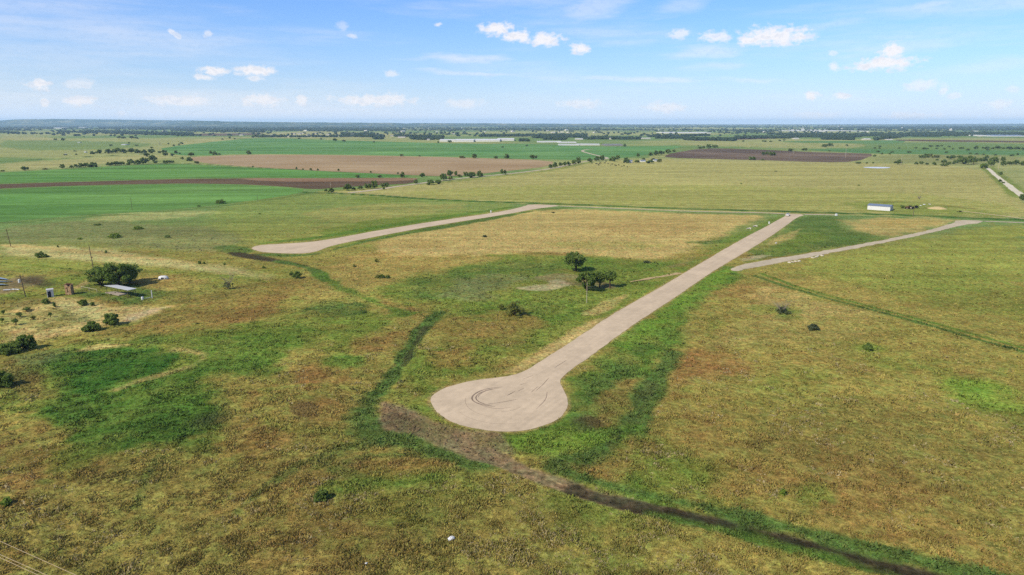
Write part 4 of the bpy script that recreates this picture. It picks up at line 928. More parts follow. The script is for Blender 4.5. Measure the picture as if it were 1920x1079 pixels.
# woods too far to count
def build_woods():
    r = np.random.default_rng(9); pts = []
    belts = [(0,241.5,95,241.5,1.2),(0,249.5,34,250,1),(108,247.5,180,250,1.2),(160,247,362,253,2.2),(200,250.5,362,254.5,1.2),(185,240.5,420,243,.9),(320,245.5,496,248.5,1.5),(365,241,640,246,2.2),(560,243,760,246,2),(700,261,716,262,.7),(770,261.5,812,262.5,1),(810,260,830,263,1),(974,265,990,265,1),(1020,262,1062,262.5,1),(1108,260.5,1200,261.5,1.6),(1090,261,1110,262,.6),(1284,262.5,1330,263,1.6),(1333,263,1378,264,1.8),(1378,260,1480,259,1.6),(1440,252.5,1600,254.5,1.5),(1470,257,1612,257,2),(1595,254.5,1762,255.5,2.2),(1540,261.5,1600,262.5,1),(1215,256.5,1330,255,.9),(1230,260,1290,260.5,.6),(1700,251,1920,251.5,1.5),(1765,255,1900,254,.8),(1640,263,1690,258,1),(1380,247.5,1450,248,1),(640,256,720,257,1.6),(640,252,700,253,1.4),(740,256,830,258,1.2),(480,257.3,640,257.5,.5),(900,256,1100,255,1.6),(1000,259,1100,257,1.2)]
    for x0, y0, x1, y1, th in belts:
        n = int((x1 - x0) * th * 1.15) + 3; u = r.random(n)
        pts.append(np.stack([x0 + (x1 - x0) * u, y0 + (y1 - y0) * u + (r.random(n) - .5) * th * 1.5], 1))
    n = 26000; q = np.stack([-300 + 2520 * r.random(n), 234.3 + 22 * r.random(n) ** 1.7], 1); pts.append(q)
    P = np.concatenate(pts); nb = len(P) - n
    a = (P[:, 0] - 960) / FPX; b = (P[:, 1] - 539.5) / FPX
    t = H / (SP + b * CP); x = a * t; y = (CP - b * SP) * t
    d = np.hypot(x, y); dens = fbm(x * .35, y, 900, 4, 15); cl = fbm(x, y, 160, 3, 61)
    keep = (np.arange(len(P)) < nb) | ((r.random(len(P)) < (.8 * sstep(.5, .6, dens) * sstep(2600, 4200, d) + .95 * sstep(4200, 6500, d) * sstep(.36, .48, dens) + .075) * (.25 + 1.2 * sstep(.4, .6, cl))) & (d < 12500))
    x, y, d = x[keep], y[keep], d[keep]; n = len(x)
    wd = (7 + 7 * r.random(n)) * (1 + d / 9000); ht = (5.5 + 4.5 * r.random(n)) * (1 + d / 30000)
    bm = bmesh.new(); bmesh.ops.create_icosphere(bm, subdivisions=1, radius=1); bm.verts.ensure_lookup_table()
    sv = np.array([v.co[:] for v in bm.verts]); sf = np.array([[v.index for v in f.verts] for f in bm.faces]); bm.free()
    V = sv[None] * (.75 + .5 * r.random((n, len(sv), 1)))
    V = V * np.stack([wd / 2, wd / 2, ht / 2], 1)[:, None] + np.stack([x, y, ht * .45], 1)[:, None]
    F = (sf[None] + (np.arange(n) * len(sv))[:, None, None]).reshape(-1, 3)
    col = np.repeat(r.random((n, 1)) * np.ones((1, 3)), len(sv), 0)
    tag(link('woods', mesh_np('woods', V.reshape(-1, 3), None, F, leaf_mat('far wood foliage', (62, 88, 62), (88, 110, 78)), col)), 'scattered far woods and tree belts below the hills', 'woods', kind='stuff')
build_woods()

# ------------------------------------------------------------------ hills
def hill_mat():
    m, t, b = mat_base('wooded hill slope', 1, 0)
    f = noise_fac(t, .004, 6, 'P', (1, .5, 2), rough=.7); f2 = noise_fac(t, .03, 4, 'P')
    c = mixc(t, maprange(t, f, .5, .62, 0, 1), rgba((60, 86, 50)), rgba((150, 150, 104)))
    L(t, scalec(t, c, maprange(t, f2, .3, .7, .8, 1.2)), b.inputs['Base Color']); return m
M_HILL = hill_mat()
def ridge(D, prof, front, seed, n=240):
    xs = np.linspace(prof[0][0], prof[-1][0], n); ys = np.interp(xs, [p[0] for p in prof], [p[1] for p in prof])
    rows = [(-front, -6), (-front * .55, .14), (-front * .25, .32), (-front * .08, .62), (0, 1.0), (front * .25, .97), (front * .8, -.2)]
    V = []
    for off, k in rows:
        for x, yy in zip(xs, ys):
            d = pdir(x, yy); hd = math.hypot(d.x, d.y); z = H + d.z / hd * D
            nx = fbm(np.array([x * 9.]), np.array([off * .1]), 260, 3, seed)[0] - .5
            dd = D + off * (1 + .5 * nx) if k != 1 else D
            zz = z * k * (1 + (.35 * nx if 0 < k < 1 else 0)) + (fbm(np.array([x * 7.]), np.array([1.]), 40, 3, seed + 1)[0] - .5) * 5 * (k == 1)
            V.append((d.x / hd * dd, d.y / hd * dd, zz if k > -1 else -3))
    nr = len(rows); i = np.arange(nr - 1)[:, None] * n; j = np.arange(n - 1)[None]
    F = np.stack([i + j, i + j + 1, i + n + j + 1, i + n + j], -1).reshape(-1, 4)
    tag(link('hills', mesh_np('hills', V, F, None, M_HILL, None, True)), kind='structure')
ridge(15000, [(-700,227),(-200,228),(0,226.5),(30,224.5),(140,223.8),(350,226.3),(420,228),(640,230.5),(800,232.5),(900,233.5)], 2600, 70)
ridge(11500, [(300,234.5),(352,229.5),(362,227.2),(412,227.2),(425,229.2),(640,230.3),(745,231),(760,232),(780,231.2),(960,232),(1120,232.8),(1150,234.2),(1250,235.2)], 2000, 71)
ridge(17500, [(1000,233.6),(1280,234),(1500,233.7),(1700,233.2),(1920,232.4),(2400,231.5),(2800,233)], 2500, 72)

# ------------------------------------------------------------------ buildings
M_WHITE = simple('white painted sheet metal', (238, 240, 242), .5, .3, .04, .5)
M_GROOF = simple('blue grey metal roof', (134, 146, 164), .4, .5, .08, .8, .1)
M_GREENH = simple('translucent white greenhouse cover', (244, 244, 240), .5, .3, .05, .1)
M_HOUSE = simple('pale farm wall', (226, 220, 206), .8, .2, .1, .2)
M_HROOF = simple('weathered grey roof', (150, 148, 146), .7, .2, .15, .3)
M_DARK = simple('dark opening', (26, 28, 40), .9, .1, .1, 1)  # near-black stand-in for shade inside openings; also dark machine paint
M_RUST = simple('rusty brown metal', (104, 66, 48), .9, .1, .4, 3)
M_BLACK = simple('black rubber', (34, 32, 32), .8, .2, .2, 3)
M_POLE = simple('weathered pole wood', (112, 98, 82), .9, .1, .25, 2)
M_POLEW = simple('pale pole wood', (206, 196, 176), .9, .1, .15, 2)
def frame2(A, B):
    d = (B - A); rz = math.atan2(d.y, d.x); return rz, d.length
def building(name, label, cat, A, B, depth, eave, rise, wm, rm, group=None, doors=0, over=.25, ridgepos=.5, z=0):
    """gabled building: front wall from A to B, depth away from the camera"""
    rz, Lg = frame2(A, B); t = thing(name, label, cat, (A.x, A.y, z), rz, group)
    bm = bmesh.new(); v = bm.verts.new; pr = [(0, 0), (0, eave), (depth * ridgepos, eave + rise), (depth, eave), (depth, 0)]
    a = [v((0, y, zz)) for y, zz in pr]; b = [v((Lg, y, zz)) for y, zz in pr]
    bm.faces.new(a); bm.faces.new(b[::-1])
    for i in (0, 3): bm.faces.new((a[i], b[i], b[i + 1], a[i + 1]))
    link('wall', bm_mesh('wall', bm, wm), t)
    bm = bmesh.new(); th = .12
    for (y0, z0, y1, z1) in ((-over, eave - over * rise / (depth * ridgepos), depth * ridgepos, eave + rise), (depth + over, eave - over * rise / (depth * (1 - ridgepos)), depth * ridgepos, eave + rise)):
        q = [bm.verts.new((x, y, zz + dz)) for dz in (.02, th) for x, y, zz in ((-over, y0, z0), (Lg + over, y0, z0), (Lg + over, y1, z1), (-over, y1, z1))]
        for f in ((0, 1, 2, 3), (4, 5, 6, 7), (0, 1, 5, 4), (1, 2, 6, 5), (2, 3, 7, 6), (3, 0, 4, 7)): bm.faces.new([q[k] for k in f])
    link('roof', bm_mesh('roof', bm, rm), t)
    for k in range(doors):
        bm = bmesh.new(); box(bm, Lg * (k + .5) / doors, -.04, eave * .42, min(1.2, Lg / doors * .3), .06, eave * .8)
        link('door', bm_mesh('door', bm, M_DARK), t)
    return t
# long white shed across the road junction
A, B = at(1626, 393.2), at(1668.5, 396.2)
sh = building('shed', 'long white metal shed with blue grey roof beyond the fence', 'shed', A, B, 9.5, 2.7, .75, M_WHITE, M_GROOF)
rz, Lg = frame2(A, B)
bm = bmesh.new(); box(bm, Lg + .03, 6.2, 1.35, .08, 2.6, 2.3); link('door', bm_mesh('door', bm, simple('pale grey roll door', (206, 208, 210))), sh)
bm = bmesh.new()
for k in range(int(Lg)): box(bm, .5 + k, -.03, 1.3, .06, .05, 2.5)
link('wall_rib', bm_mesh('wall_rib', bm, M_WHITE), sh)
# far sheds, greenhouses, houses
def far_build(lst, name, cat, group, lab, wm, rm, rise=1.2, depth=30):
    lst = sorted(lst)
    for i, q in enumerate(lst):
        x, y, wp, hp = q[:4]; k = ppm(x, y); dep = q[4] if len(q) > 4 else depth
        building(name, lab(i, q), cat, at(x - wp / 2, y), at(x + wp / 2, y), dep, hp / k * .7, max(.4, hp / k * .3), wm, rm, group, over=.4)
far_build([(838,266,28,4,60),(870,266.5,36,4.5,120),(912,266,50,4,150),(948,264.5,32,4,130)], 'greenhouse', 'greenhouse', 'big pale greenhouses beyond the green crop', lambda i, q: f'huge pale greenhouse block, {nth(i+1)} from the left in the middle row', M_GREENH, M_GREENH)
far_build([(1030,267.5,44,2,70),(1064,268.8,34,2,60),(1067,273.2,38,2.2,30),(1104,273,42,2.4,60)], 'greenhouse', 'greenhouse', 'low white tunnel greenhouses beyond the green crop', lambda i, q: f'low bright white tunnel greenhouse, {nth(i+1)} from the left above the crop', M_GREENH, M_GREENH)
far_build([(1151,274,34,3,70)], 'greenhouse', 'greenhouse', 'low white tunnel greenhouses beyond the green crop', lambda i, q: 'greyish greenhouse at the end of the white tunnel row', M_HROOF, M_HROOF)
far_build([(1265,250.5,40,2,200),(1310,250.5,46,2,200)], 'warehouse', 'warehouse', 'far white warehouses', lambda i, q: f'long white warehouse below the far woods, {nth(i+1)} of two end to end', M_GREENH, M_GREENH)
far_build([(1895,256.5,62,2.4,220),(1935,256.5,14,2.4,220)], 'warehouse', 'warehouse', 'far white warehouses', lambda i, q: ('long white warehouse cut by the frame edge' if i else 'long white warehouse beyond the last dark field'), M_WHITE, M_GROOF)
far_build([(108,241.5,22,1.8,150),(152,240.3,12,1.5,120)], 'warehouse', 'warehouse', 'far white warehouses', lambda i, q: ('smaller' if i else 'larger') + ' white warehouse under the left hills', M_WHITE, M_GREENH)
far_build([(1472,245.5,10,1,180),(1496,246.5,26,1.3,220),(1521,245.5,20,1.4,260),(1540,247.5,22,1.4,220),(1553,245,16,1.3,260),(1570,246.5,18,1.2,240),(1588,246.3,12,1.2,200),(1606,246.5,10,1.1,200),(1622,247,14,1.1,200)], 'warehouse', 'warehouse', 'pale industrial town on the horizon', lambda i, q: f'pale industrial building on the horizon, {nth(i+1)} from the left in its cluster', M_GREENH, M_GREENH)
far_build([(452,254.5,7,2.5),(501,256.5,8,3),(510,255.5,6,2.5),(519,256.5,9,2.5),(530,257,12,3),(541,257.5,8,2.6),(551,257,14,3),(549,252.5,8,2.5),(561,252.5,6,2.5),(569,251,7,2),(577,255.5,8,2.5),(590,252,6,2.2),(604,256,9,2.5),(615,254,7,2.2),(634,256.5,7,3.2),(542,239.6,2,2.2,20)], 'house', 'house', 'pale houses of the hamlet behind the green crop', lambda i, q: f'pale hamlet house behind the green crop, {nth(i+1)} from the left', M_HOUSE, M_HROOF, depth=16)
far_build([(648,250,5,2),(660,253.5,6,2.2),(672,257,7,2.4),(690,254,6,2),(745,248.5,4,1.6),(803,263.5,5,3),(753,259,14,3),(735,256,6,2),(850,252,6,1.8),(906,256,8,1.8)], 'house', 'house', 'houses among the trees left of the greenhouses', lambda i, q: f'small house among trees left of the greenhouses, {nth(i+1)} from the left', M_HOUSE, M_HROOF, depth=16)
far_build([(1099,256.5,8,2),(1120,261.5,10,2.4),(1145,262,4,3),(1086,262.5,14,2.4),(1210,261,20,2),(1494,261.5,9,2.2),(1500,254.5,4,1.6),(1627,262.8,12,2.6),(1670,263,10,1.6),(1841,256.5,4,2),(1830,247,10,1.4),(1784,245.5,2,4,20),(1885,251,6,1.4)], 'house', 'house', 'buildings between the far tree belts', lambda i, q: f'pale building between the far tree belts, {nth(i+1)} from the left', M_HOUSE, M_GREENH, depth=22)
far_build([(1181,305.5,9,4.5),(1206,304,9,3.5),(1230,303,7,3.5)], 'farm_building', 'farm building', 'buildings of the small white farmstead', lambda i, q: ['grey roofed barn at the near end of the white farmstead', 'white farm building in the middle of the farmstead trees', 'small white farm building at the far end of the farmstead'][i], M_WHITE, M_GROOF, depth=9)
far_build([(231,272.5,8,1.6,20),(159,286.5,3,1.6,6),(121,290.5,3,1.4,6),(147,268,5,1,10)], 'shed', 'shed', 'tiny sheds on the pale left fields', lambda i, q: ['tiny white shed nearest the hedge line on the pale field', 'faint pale shed far up the pale field', 'tiny white shed beside the tree belt', 'bright low white shed below the far trees'][i], M_WHITE, M_WHITE, depth=8)

def far_house_mesh():
    bm = bmesh.new(); pr = [(0, 0), (0, 4), (5, 6), (10, 4), (10, 0)]
    a = [bm.verts.new((-8, y - 5, z)) for y, z in pr]; b = [bm.verts.new((8, y - 5, z)) for y, z in pr]
    fs = [bm.faces.new(a), bm.faces.new(b[::-1])] + [bm.faces.new((a[i], b[i], b[i + 1], a[i + 1])) for i in range(4)]
    for f in fs[3:5]: f.material_index = 1
    return bm_mesh('house', bm, M_HOUSE)
fh = far_house_mesh(); fh.materials.append(M_GREENH); rh = random.Random(12)
for k in range(60):
    p = at(rh.choice([rh.uniform(0, 1920), rh.uniform(560, 1200), rh.uniform(1380, 1700)]), rh.uniform(237.5, 250)); o = link('house', fh, None, (p.x, p.y, 0), rh.random() * 3)
    sc_ = rh.uniform(.8, 1.7); o.scale = (sc_, sc_, sc_ * .8); tag(o, 'tiny pale house among the far blue woods below the hills', 'house', 'pale houses scattered through the far woods')

# ------------------------------------------------------------------ homestead
def local(px, py, z=0): p = at(px, py, z); return Vector((p.x, p.y, hz(p.x, p.y) + z))
A, B = local(89.0, 558), local(101.5, 556.6)
t = building('hut', 'small white hut with a dark open doorway', 'hut', A, B, 2.1, 2.45, .18, M_WHITE, simple('pale grey hut roof', (206, 208, 212)), over=.1, z=A.z)
rz, Lg = frame2(A, B)
bm = bmesh.new(); box(bm, Lg * .36, -.03, 1.0, Lg * .52, .06, 2.0); link('doorway', bm_mesh('doorway', bm, M_DARK), t)  # dark panel on the solid wall, coloured as the shaded inside
bm = bmesh.new()
for x in (Lg * .08, Lg * .64): box(bm, x, -.05, 1.03, .07, .08, 2.06)
box(bm, Lg * .36, -.05, 2.07, Lg * .56 + .07, .08, .08); link('door_frame', bm_mesh('door_frame', bm, M_WHITE), t)
# brick ruin
def brick_mat():
    m, tt, b = mat_base('weathered tan brick', .95, .05)
    br = tt.nodes.new('ShaderNodeTexBrick'); br.inputs['Scale'].default_value = 4; br.inputs['Color1'].default_value = rgba((222, 194, 152)); br.inputs['Color2'].default_value = rgba((196, 154, 114)); br.inputs['Mortar'].default_value = rgba((190, 178, 156))
    c = tt.nodes.new('ShaderNodeTexCoord'); L(tt, c.outputs['Object'], br.inputs[0]); f = noise_fac(tt, 2.5, 4)
    L(tt, mixc(tt, maprange(tt, f, .5, .62, 0, 1), br.outputs[0], rgba((120, 84, 62))), b.inputs['Base Color']); return m
M_BRICK = brick_mat()
A, B = local(123.5, 553.5), local(134.5, 553); rz, Lg = frame2(A, B)
t = thing('brick_tower', 'roofless tan brick ruin with dark openings beside the white hut', 'ruin', A, rz)
bm = bmesh.new(); hh = 3.6
for (cx, cy, sx, sy, z0, z1) in ((Lg / 2, 2.0, Lg, .28, 0, hh - .3), (.14, 1.0, .28, 1.72, 0, hh), (Lg - .14, 1.0, .28, 1.72, 0, hh - .5), (.3, 0, .6, .28, 0, hh - .2), (Lg - .45, 0, .9, .28, 0, hh - .7), (Lg / 2 - .15, 0, Lg - 1.5, .28, 2.6, hh - .4), (Lg / 2 - .15, 0, Lg - 1.5, .28, 0, .8)):
    box(bm, cx, cy, (z0 + z1) / 2, sx, sy, z1 - z0)
link('wall', bm_mesh('wall', bm, M_BRICK), t)
bm = bmesh.new(); box(bm, Lg / 2, 1.0, hh - .1, Lg * .8, 1.0, .14, 0, 0, (.08, .12)); link('roof_remnant', bm_mesh('roof_remnant', bm, M_RUST), t)
bm = bmesh.new(); box(bm, Lg / 2 - .15, .3, 1.7, Lg - 1.6, .05, 1.75); link('shade_panel', bm_mesh('shade_panel', bm, M_DARK), t)  # added dark sheet behind the gap, imitating shade within the walls
# canopy
q = [at(195, 536.2, 2.7), at(218.5, 535, 2.7), at(256.5, 541.8, 2.7), at(240, 545.3, 2.7)]
cz = hz(q[0].x, q[0].y); ctr = sum(q, Vector()) / 4
t = thing('canopy', 'open metal canopy with a pale flat roof over a slab', 'canopy', (ctr.x, ctr.y, cz))
bm = bmesh.new(); lo = [bm.verts.new(v - Vector((ctr.x, ctr.y, 0)) + Vector((0, 0, .0))) for v in q]; up = [bm.verts.new(v - Vector((ctr.x, ctr.y, -.1))) for v in q]
bm.faces.new(lo); bm.faces.new(up)
for i in range(4): bm.faces.new((lo[i], lo[(i + 1) % 4], up[(i + 1) % 4], up[i]))
link('roof', bm_mesh('roof', bm, simple('pale corrugated roof', (214, 218, 220), .4, .4, .06, 1.5)), t)
for v in q:
    e = v.lerp(ctr, .12) - Vector((ctr.x, ctr.y, 0)); bm = bmesh.new(); tube(bm, [(e.x, e.y, -.1), (e.x, e.y, 2.7)], .07, 6); link('post', bm_mesh('post', bm, M_POLE), t)
bm = bmesh.new()
for i in range(4):
    a, b = (q[i].lerp(ctr, .1) - Vector((ctr.x, ctr.y, .08)), q[(i + 1) % 4].lerp(ctr, .1) - Vector((ctr.x, ctr.y, .08))); tube(bm, [a, b], .05, 4)
link('beam', bm_mesh('beam', bm, M_POLE), t)
qs = [local(197, 549.8), local(217, 548), local(239, 552.6), local(223, 555.4)]; c2 = sum(qs, Vector()) / 4
bm = bmesh.new(); lo = [bm.verts.new(v - c2 - Vector((0, 0, .3))) for v in qs]; up = [bm.verts.new(v - c2 + Vector((0, 0, .28))) for v in qs]
bm.faces.new(lo); bm.faces.new(up)
for i in range(4): bm.faces.new((lo[i], lo[(i + 1) % 4], up[(i + 1) % 4], up[i]))
tag(link('concrete_slab', bm_mesh('concrete_slab', bm, simple('worn grey concrete', (176, 164, 150), .95, .1, .15, 1)), None, c2), 'low grey brown slab lying under the metal canopy', 'slab')
# white shell in the grass
p = local(307, 523.5); t = thing('camper_shell', 'white rounded shell with a dark opening lying in dry grass', 'camper shell', p, .25)
bm = bmesh.new(); secs = []
for x, s in ((-1.7, .5), (-1.55, .8), (-.8, .98), (.4, 1.0), (1.2, .85), (1.6, .45)):
    secs.append([(x, .95 * s * math.cos(a), max(0, 1.35 * s * math.sin(a) ** .7 if math.sin(a) > 0 else 0)) for a in np.linspace(0, math.pi, 9)])
loft(bm, secs); link('shell', bm_mesh('shell', bm, M_WHITE, True), t)
bm = bmesh.new(); box(bm, -.2, -.86, .55, .9, .1, .5, 0, 0, (-.35, 0)); box(bm, .9, -.75, .5, .35, .1, .35, .15, 0, (-.35, 0)); link('opening', bm_mesh('opening', bm, M_DARK), t)  # dark slabs on the closed shell stand in for shaded openings
bm = bmesh.new(); tube(bm, [(1.5, -.1, .5), (2.6, -.5, .05)], .06, 5); link('tow_bar', bm_mesh('tow_bar', bm, simple('straw coloured pole', (196, 180, 120))), t)
# blue white sheets at the frame edge
M_SHEET = simple('pale blue metal sheet', (176, 198, 218), .4, .4, .12, 1.2)
for i, (a, b, c, lab) in enumerate([((-14, 525), (16, 526.5), .5, 'upper pale blue metal sheet on the dark soil'), ((-12, 531), (24, 529.5), .25, 'middle pale blue metal sheet with a folded edge on soil'), ((-10, 537), (16, 535.8), .45, 'lowest pale blue metal sheet on the dark soil')]):
    A, B = local(*a), local(*b); rz, Lg = frame2(A, B)
    bm = bmesh.new(); n = 22
    for k in range(n):
        x0, x1 = Lg * k / n, Lg * (k + 1) / n; z0, z1 = (.35 + .05 * (k % 2) + c * .8 * (1 - k / n)), (.35 + .05 * ((k + 1) % 2) + c * .8 * (1 - (k + 1) / n))
        w0, w1 = 2.4 * (1 - .9 * (k / n) ** 2), 2.4 * (1 - .9 * ((k + 1) / n) ** 2)
        v = [bm.verts.new(s) for s in ((x0, 0, z0), (x1, 0, z1), (x1, w1, z1 - .3), (x0, w0, z0 - .3), (x0, 0, z0 + .03), (x1, 0, z1 + .03), (x1, w1, z1 - .27), (x0, w0, z0 - .27))]
        for f in ((0, 1, 2, 3), (4, 5, 6, 7), (0, 1, 5, 4), (2, 3, 7, 6)): bm.faces.new([v[m] for m in f])
    tag(link('metal_sheet', bm_mesh('metal_sheet', bm, M_SHEET), None, A, rz), lab, 'metal sheet', 'pale blue sheets dumped on bare soil')
for i, (a, b, lab) in enumerate([((6, 544.2), (20.5, 543.4), 'white plank nearer the frame edge below the soil'), ((22.5, 542.8), (36, 543.4), 'white plank nearer the pole below the soil')]):
    A, B = local(*a), local(*b); rz, Lg = frame2(A, B); bm = bmesh.new(); box(bm, Lg / 2, 0, .2, Lg, .5, .22, 0, .03)
    tag(link('plank', bm_mesh('plank', bm, M_WHITE), None, A, rz), lab, 'plank', 'white planks on the grass')
# pipe rail, white gate posts
A, B = local(153, 542), local(182, 547.5); rz, Lg = frame2(A, B)
t = thing('rail_fence', 'low pale pipe rail in weeds between ruin and canopy', 'fence', A, rz)
bm = bmesh.new(); tube(bm, [(0, 0, .95), (Lg, 0, .95)], .06, 6); link('rail', bm_mesh('rail', bm, M_POLEW), t)
for x in (0, Lg * .5, Lg - .02): bm = bmesh.new(); tube(bm, [(x, 0, -.2), (x, 0, 1.05)], .08, 6); link('post', bm_mesh('post', bm, M_POLEW), t)
p = local(285.5, 559.3); t = thing('gate_post', 'tall white pipe post in weeds right of the canopy', 'post', p)
bm = bmesh.new(); tube(bm, [(0, 0, -.2), (.02, 0, 2.6)], .13, 8); link('pipe', bm_mesh('pipe', bm, M_WHITE), t)
bm = bmesh.new(); bmesh.ops.create_uvsphere(bm, u_segments=8, v_segments=5, radius=.15, matrix=Matrix.Translation((.02, 0, 2.6))); link('cap', bm_mesh('cap', bm, M_WHITE), t)
d = local(268.5, 562) - p; bm = bmesh.new(); tube(bm, [(0, 0, .5), (d.x * .5, d.y * .5, .38), (d.x, d.y, .45)], .06, 6); link('arm', bm_mesh('arm', bm, M_WHITE), t)
p = local(267.5, 562.5); t = thing('barrel', 'small white barrel in the weeds beside the white post', 'barrel', p)
bm = bmesh.new(); tube(bm, [(0, 0, 0), (0, 0, .12), (0, 0, .6), (0, 0, 1.05), (0, 0, 1.1)], [.3, .36, .38, .36, .3], 10); link('drum', bm_mesh('drum', bm, M_WHITE, True), t)
bm = bmesh.new(); tube(bm, [(0, 0, 1.1), (0, 0, 1.16)], .25, 10); link('lid', bm_mesh('lid', bm, M_GROOF), t)

# ------------------------------------------------------------------ poles and wires
def pole(label, px, py, hpx, mat, arms=1, box_=False, lean=0, rad=.16, group='utility poles'):
    p = local(px, py); k = ppm(px, py); hh = hpx / k
    t = thing('utility_pole', label, 'utility pole', p, 0, group)
    bm = bmesh.new(); tube(bm, [(0, 0, -.6), (lean * .5, 0, hh * .5), (lean, 0, hh)], [rad, rad * .9, rad * .7], 8); link('shaft', bm_mesh('shaft', bm, mat), t)
    for a in range(arms):
        bm = bmesh.new(); box(bm, lean, -.14, hh - .5 - a * .9, 2.2, .12, .12, .5); ar = link('crossarm', bm_mesh('crossarm', bm, M_POLE), t)
        for s in (-.9, 0, .9): bm = bmesh.new(); x, y = lean + s * math.cos(.5), -.14 + s * math.sin(.5); tube(bm, [(x, y, hh - .45 - a * .9), (x, y, hh - .2 - a * .9)], .05, 6); link('insulator', bm_mesh('insulator', bm, M_HROOF), ar)
    if box_:
        bm = bmesh.new(); tube(bm, [(lean - .45, -.1, hh - 2.6), (lean - .45, -.1, hh - 2.5), (lean - .45, -.1, hh - 1.5), (lean - .45, -.1, hh - 1.4)], [.24, .34, .34, .22], 10); link('transformer', bm_mesh('transformer', bm, M_WHITE), t)
    return t
pole('dark pole at the head of the straw strip', 20.5, 462.5, 33, M_POLE, 0, lean=-.8)
pole('dark pole rising above the homestead trees', 175.5, 505, 46, M_POLE, 0, lean=-.5)
pole('leaning pole with a white transformer by the bare soil', 48, 555.5, 42, M_POLE, 1, True, -.7)
pole('short pale pole in front of the group of three trees', 1100, 566, 39, M_POLEW, 0, rad=.08)
pole('thin dark pole in weeds beside the white shed', 1712, 406, 20, M_POLE, 0)
pole('white pole in the middle of the grey ploughed field', 1487, 289, 8.5, M_POLEW, 1)
pole('tall white pole in the grey ploughed field', 1585, 296.5, 23, M_POLEW, 1, rad=.2)
pole('faint pale pole beyond the pond', 1689, 310, 18, M_POLEW, 1)
pole('tall pale pole beside the straight gravel road', 1871.5, 319, 27, M_POLEW, 1)
pole('faint pole on the crop edge near the straw strip', 248, 395, 24, M_POLE, 0, rad=.12)
pole('faint pole on the crop edge near the dark shrub', 483, 376, 11, M_POLE, 0, rad=.12)
pole('pale pole at the end of the dark ploughed strip', 620.5, 357, 14, M_POLEW, 0, rad=.14)
def wire(label, a, b, z, r=.024):
    A, B = at(*a, z), at(*b, z); d = (B - A).normalized(); A2 = A - d * 70; B2 = B + d * 50
    o = A.copy(); pts = []
    for k in range(25):
        u = k / 24; q = A2.lerp(B2, u); q.z = z + ((u - .5) ** 2 * 4) * 1.2 - .6; pts.append(q - o)
    bm = bmesh.new(); tube(bm, pts, r, 5); tag(link('overhead_wire', bm_mesh('overhead_wire', bm, simple('bright aluminium wire', (196, 176, 138), .5, .4, .05)), None, o), label, 'wire', 'overhead wires across the foreground corner')
wire('upper single overhead wire crossing the foreground corner', (0, 1007), (160, 1079), 9.5)
wire('upper of the two close overhead wires in the foreground corner', (0, 1032), (106, 1079), 9.5)
wire('lowest overhead wire in the foreground corner', (0, 1038), (90, 1079), 9.0)

# ------------------------------------------------------------------ roadside things
def pedestal(label, px, py, hpx, wpx, dome=False):
    p = local(px, py); k = ppm(px, py); hh = hpx / k; ww = wpx / k
    t = thing('utility_pedestal', label, 'utility pedestal', p, .2, 'white utility pedestals')
    bm = bmesh.new(); box(bm, 0, 0, hh * .45, ww, ww, hh * .9, 0, ww * .1); link('housing', bm_mesh('housing', bm, M_WHITE), t)
    bm = bmesh.new(); tube(bm, [(0, 0, hh * .88), (0, 0, hh * .96), (0, 0, hh)], [ww * .62, ww * .6, ww * .3], 8); link('lid', bm_mesh('lid', bm, M_WHITE), t)
pedestal('white utility pedestal beside the main road junction', 1442, 420.4, 4.6, 2)
pedestal('white utility pedestal beside the road to the far turning circle', 920.5, 399.5, 4.6, 2)
pedestal('squat white cabinet at the end of the pale track', 1568, 405, 4, 3.6)
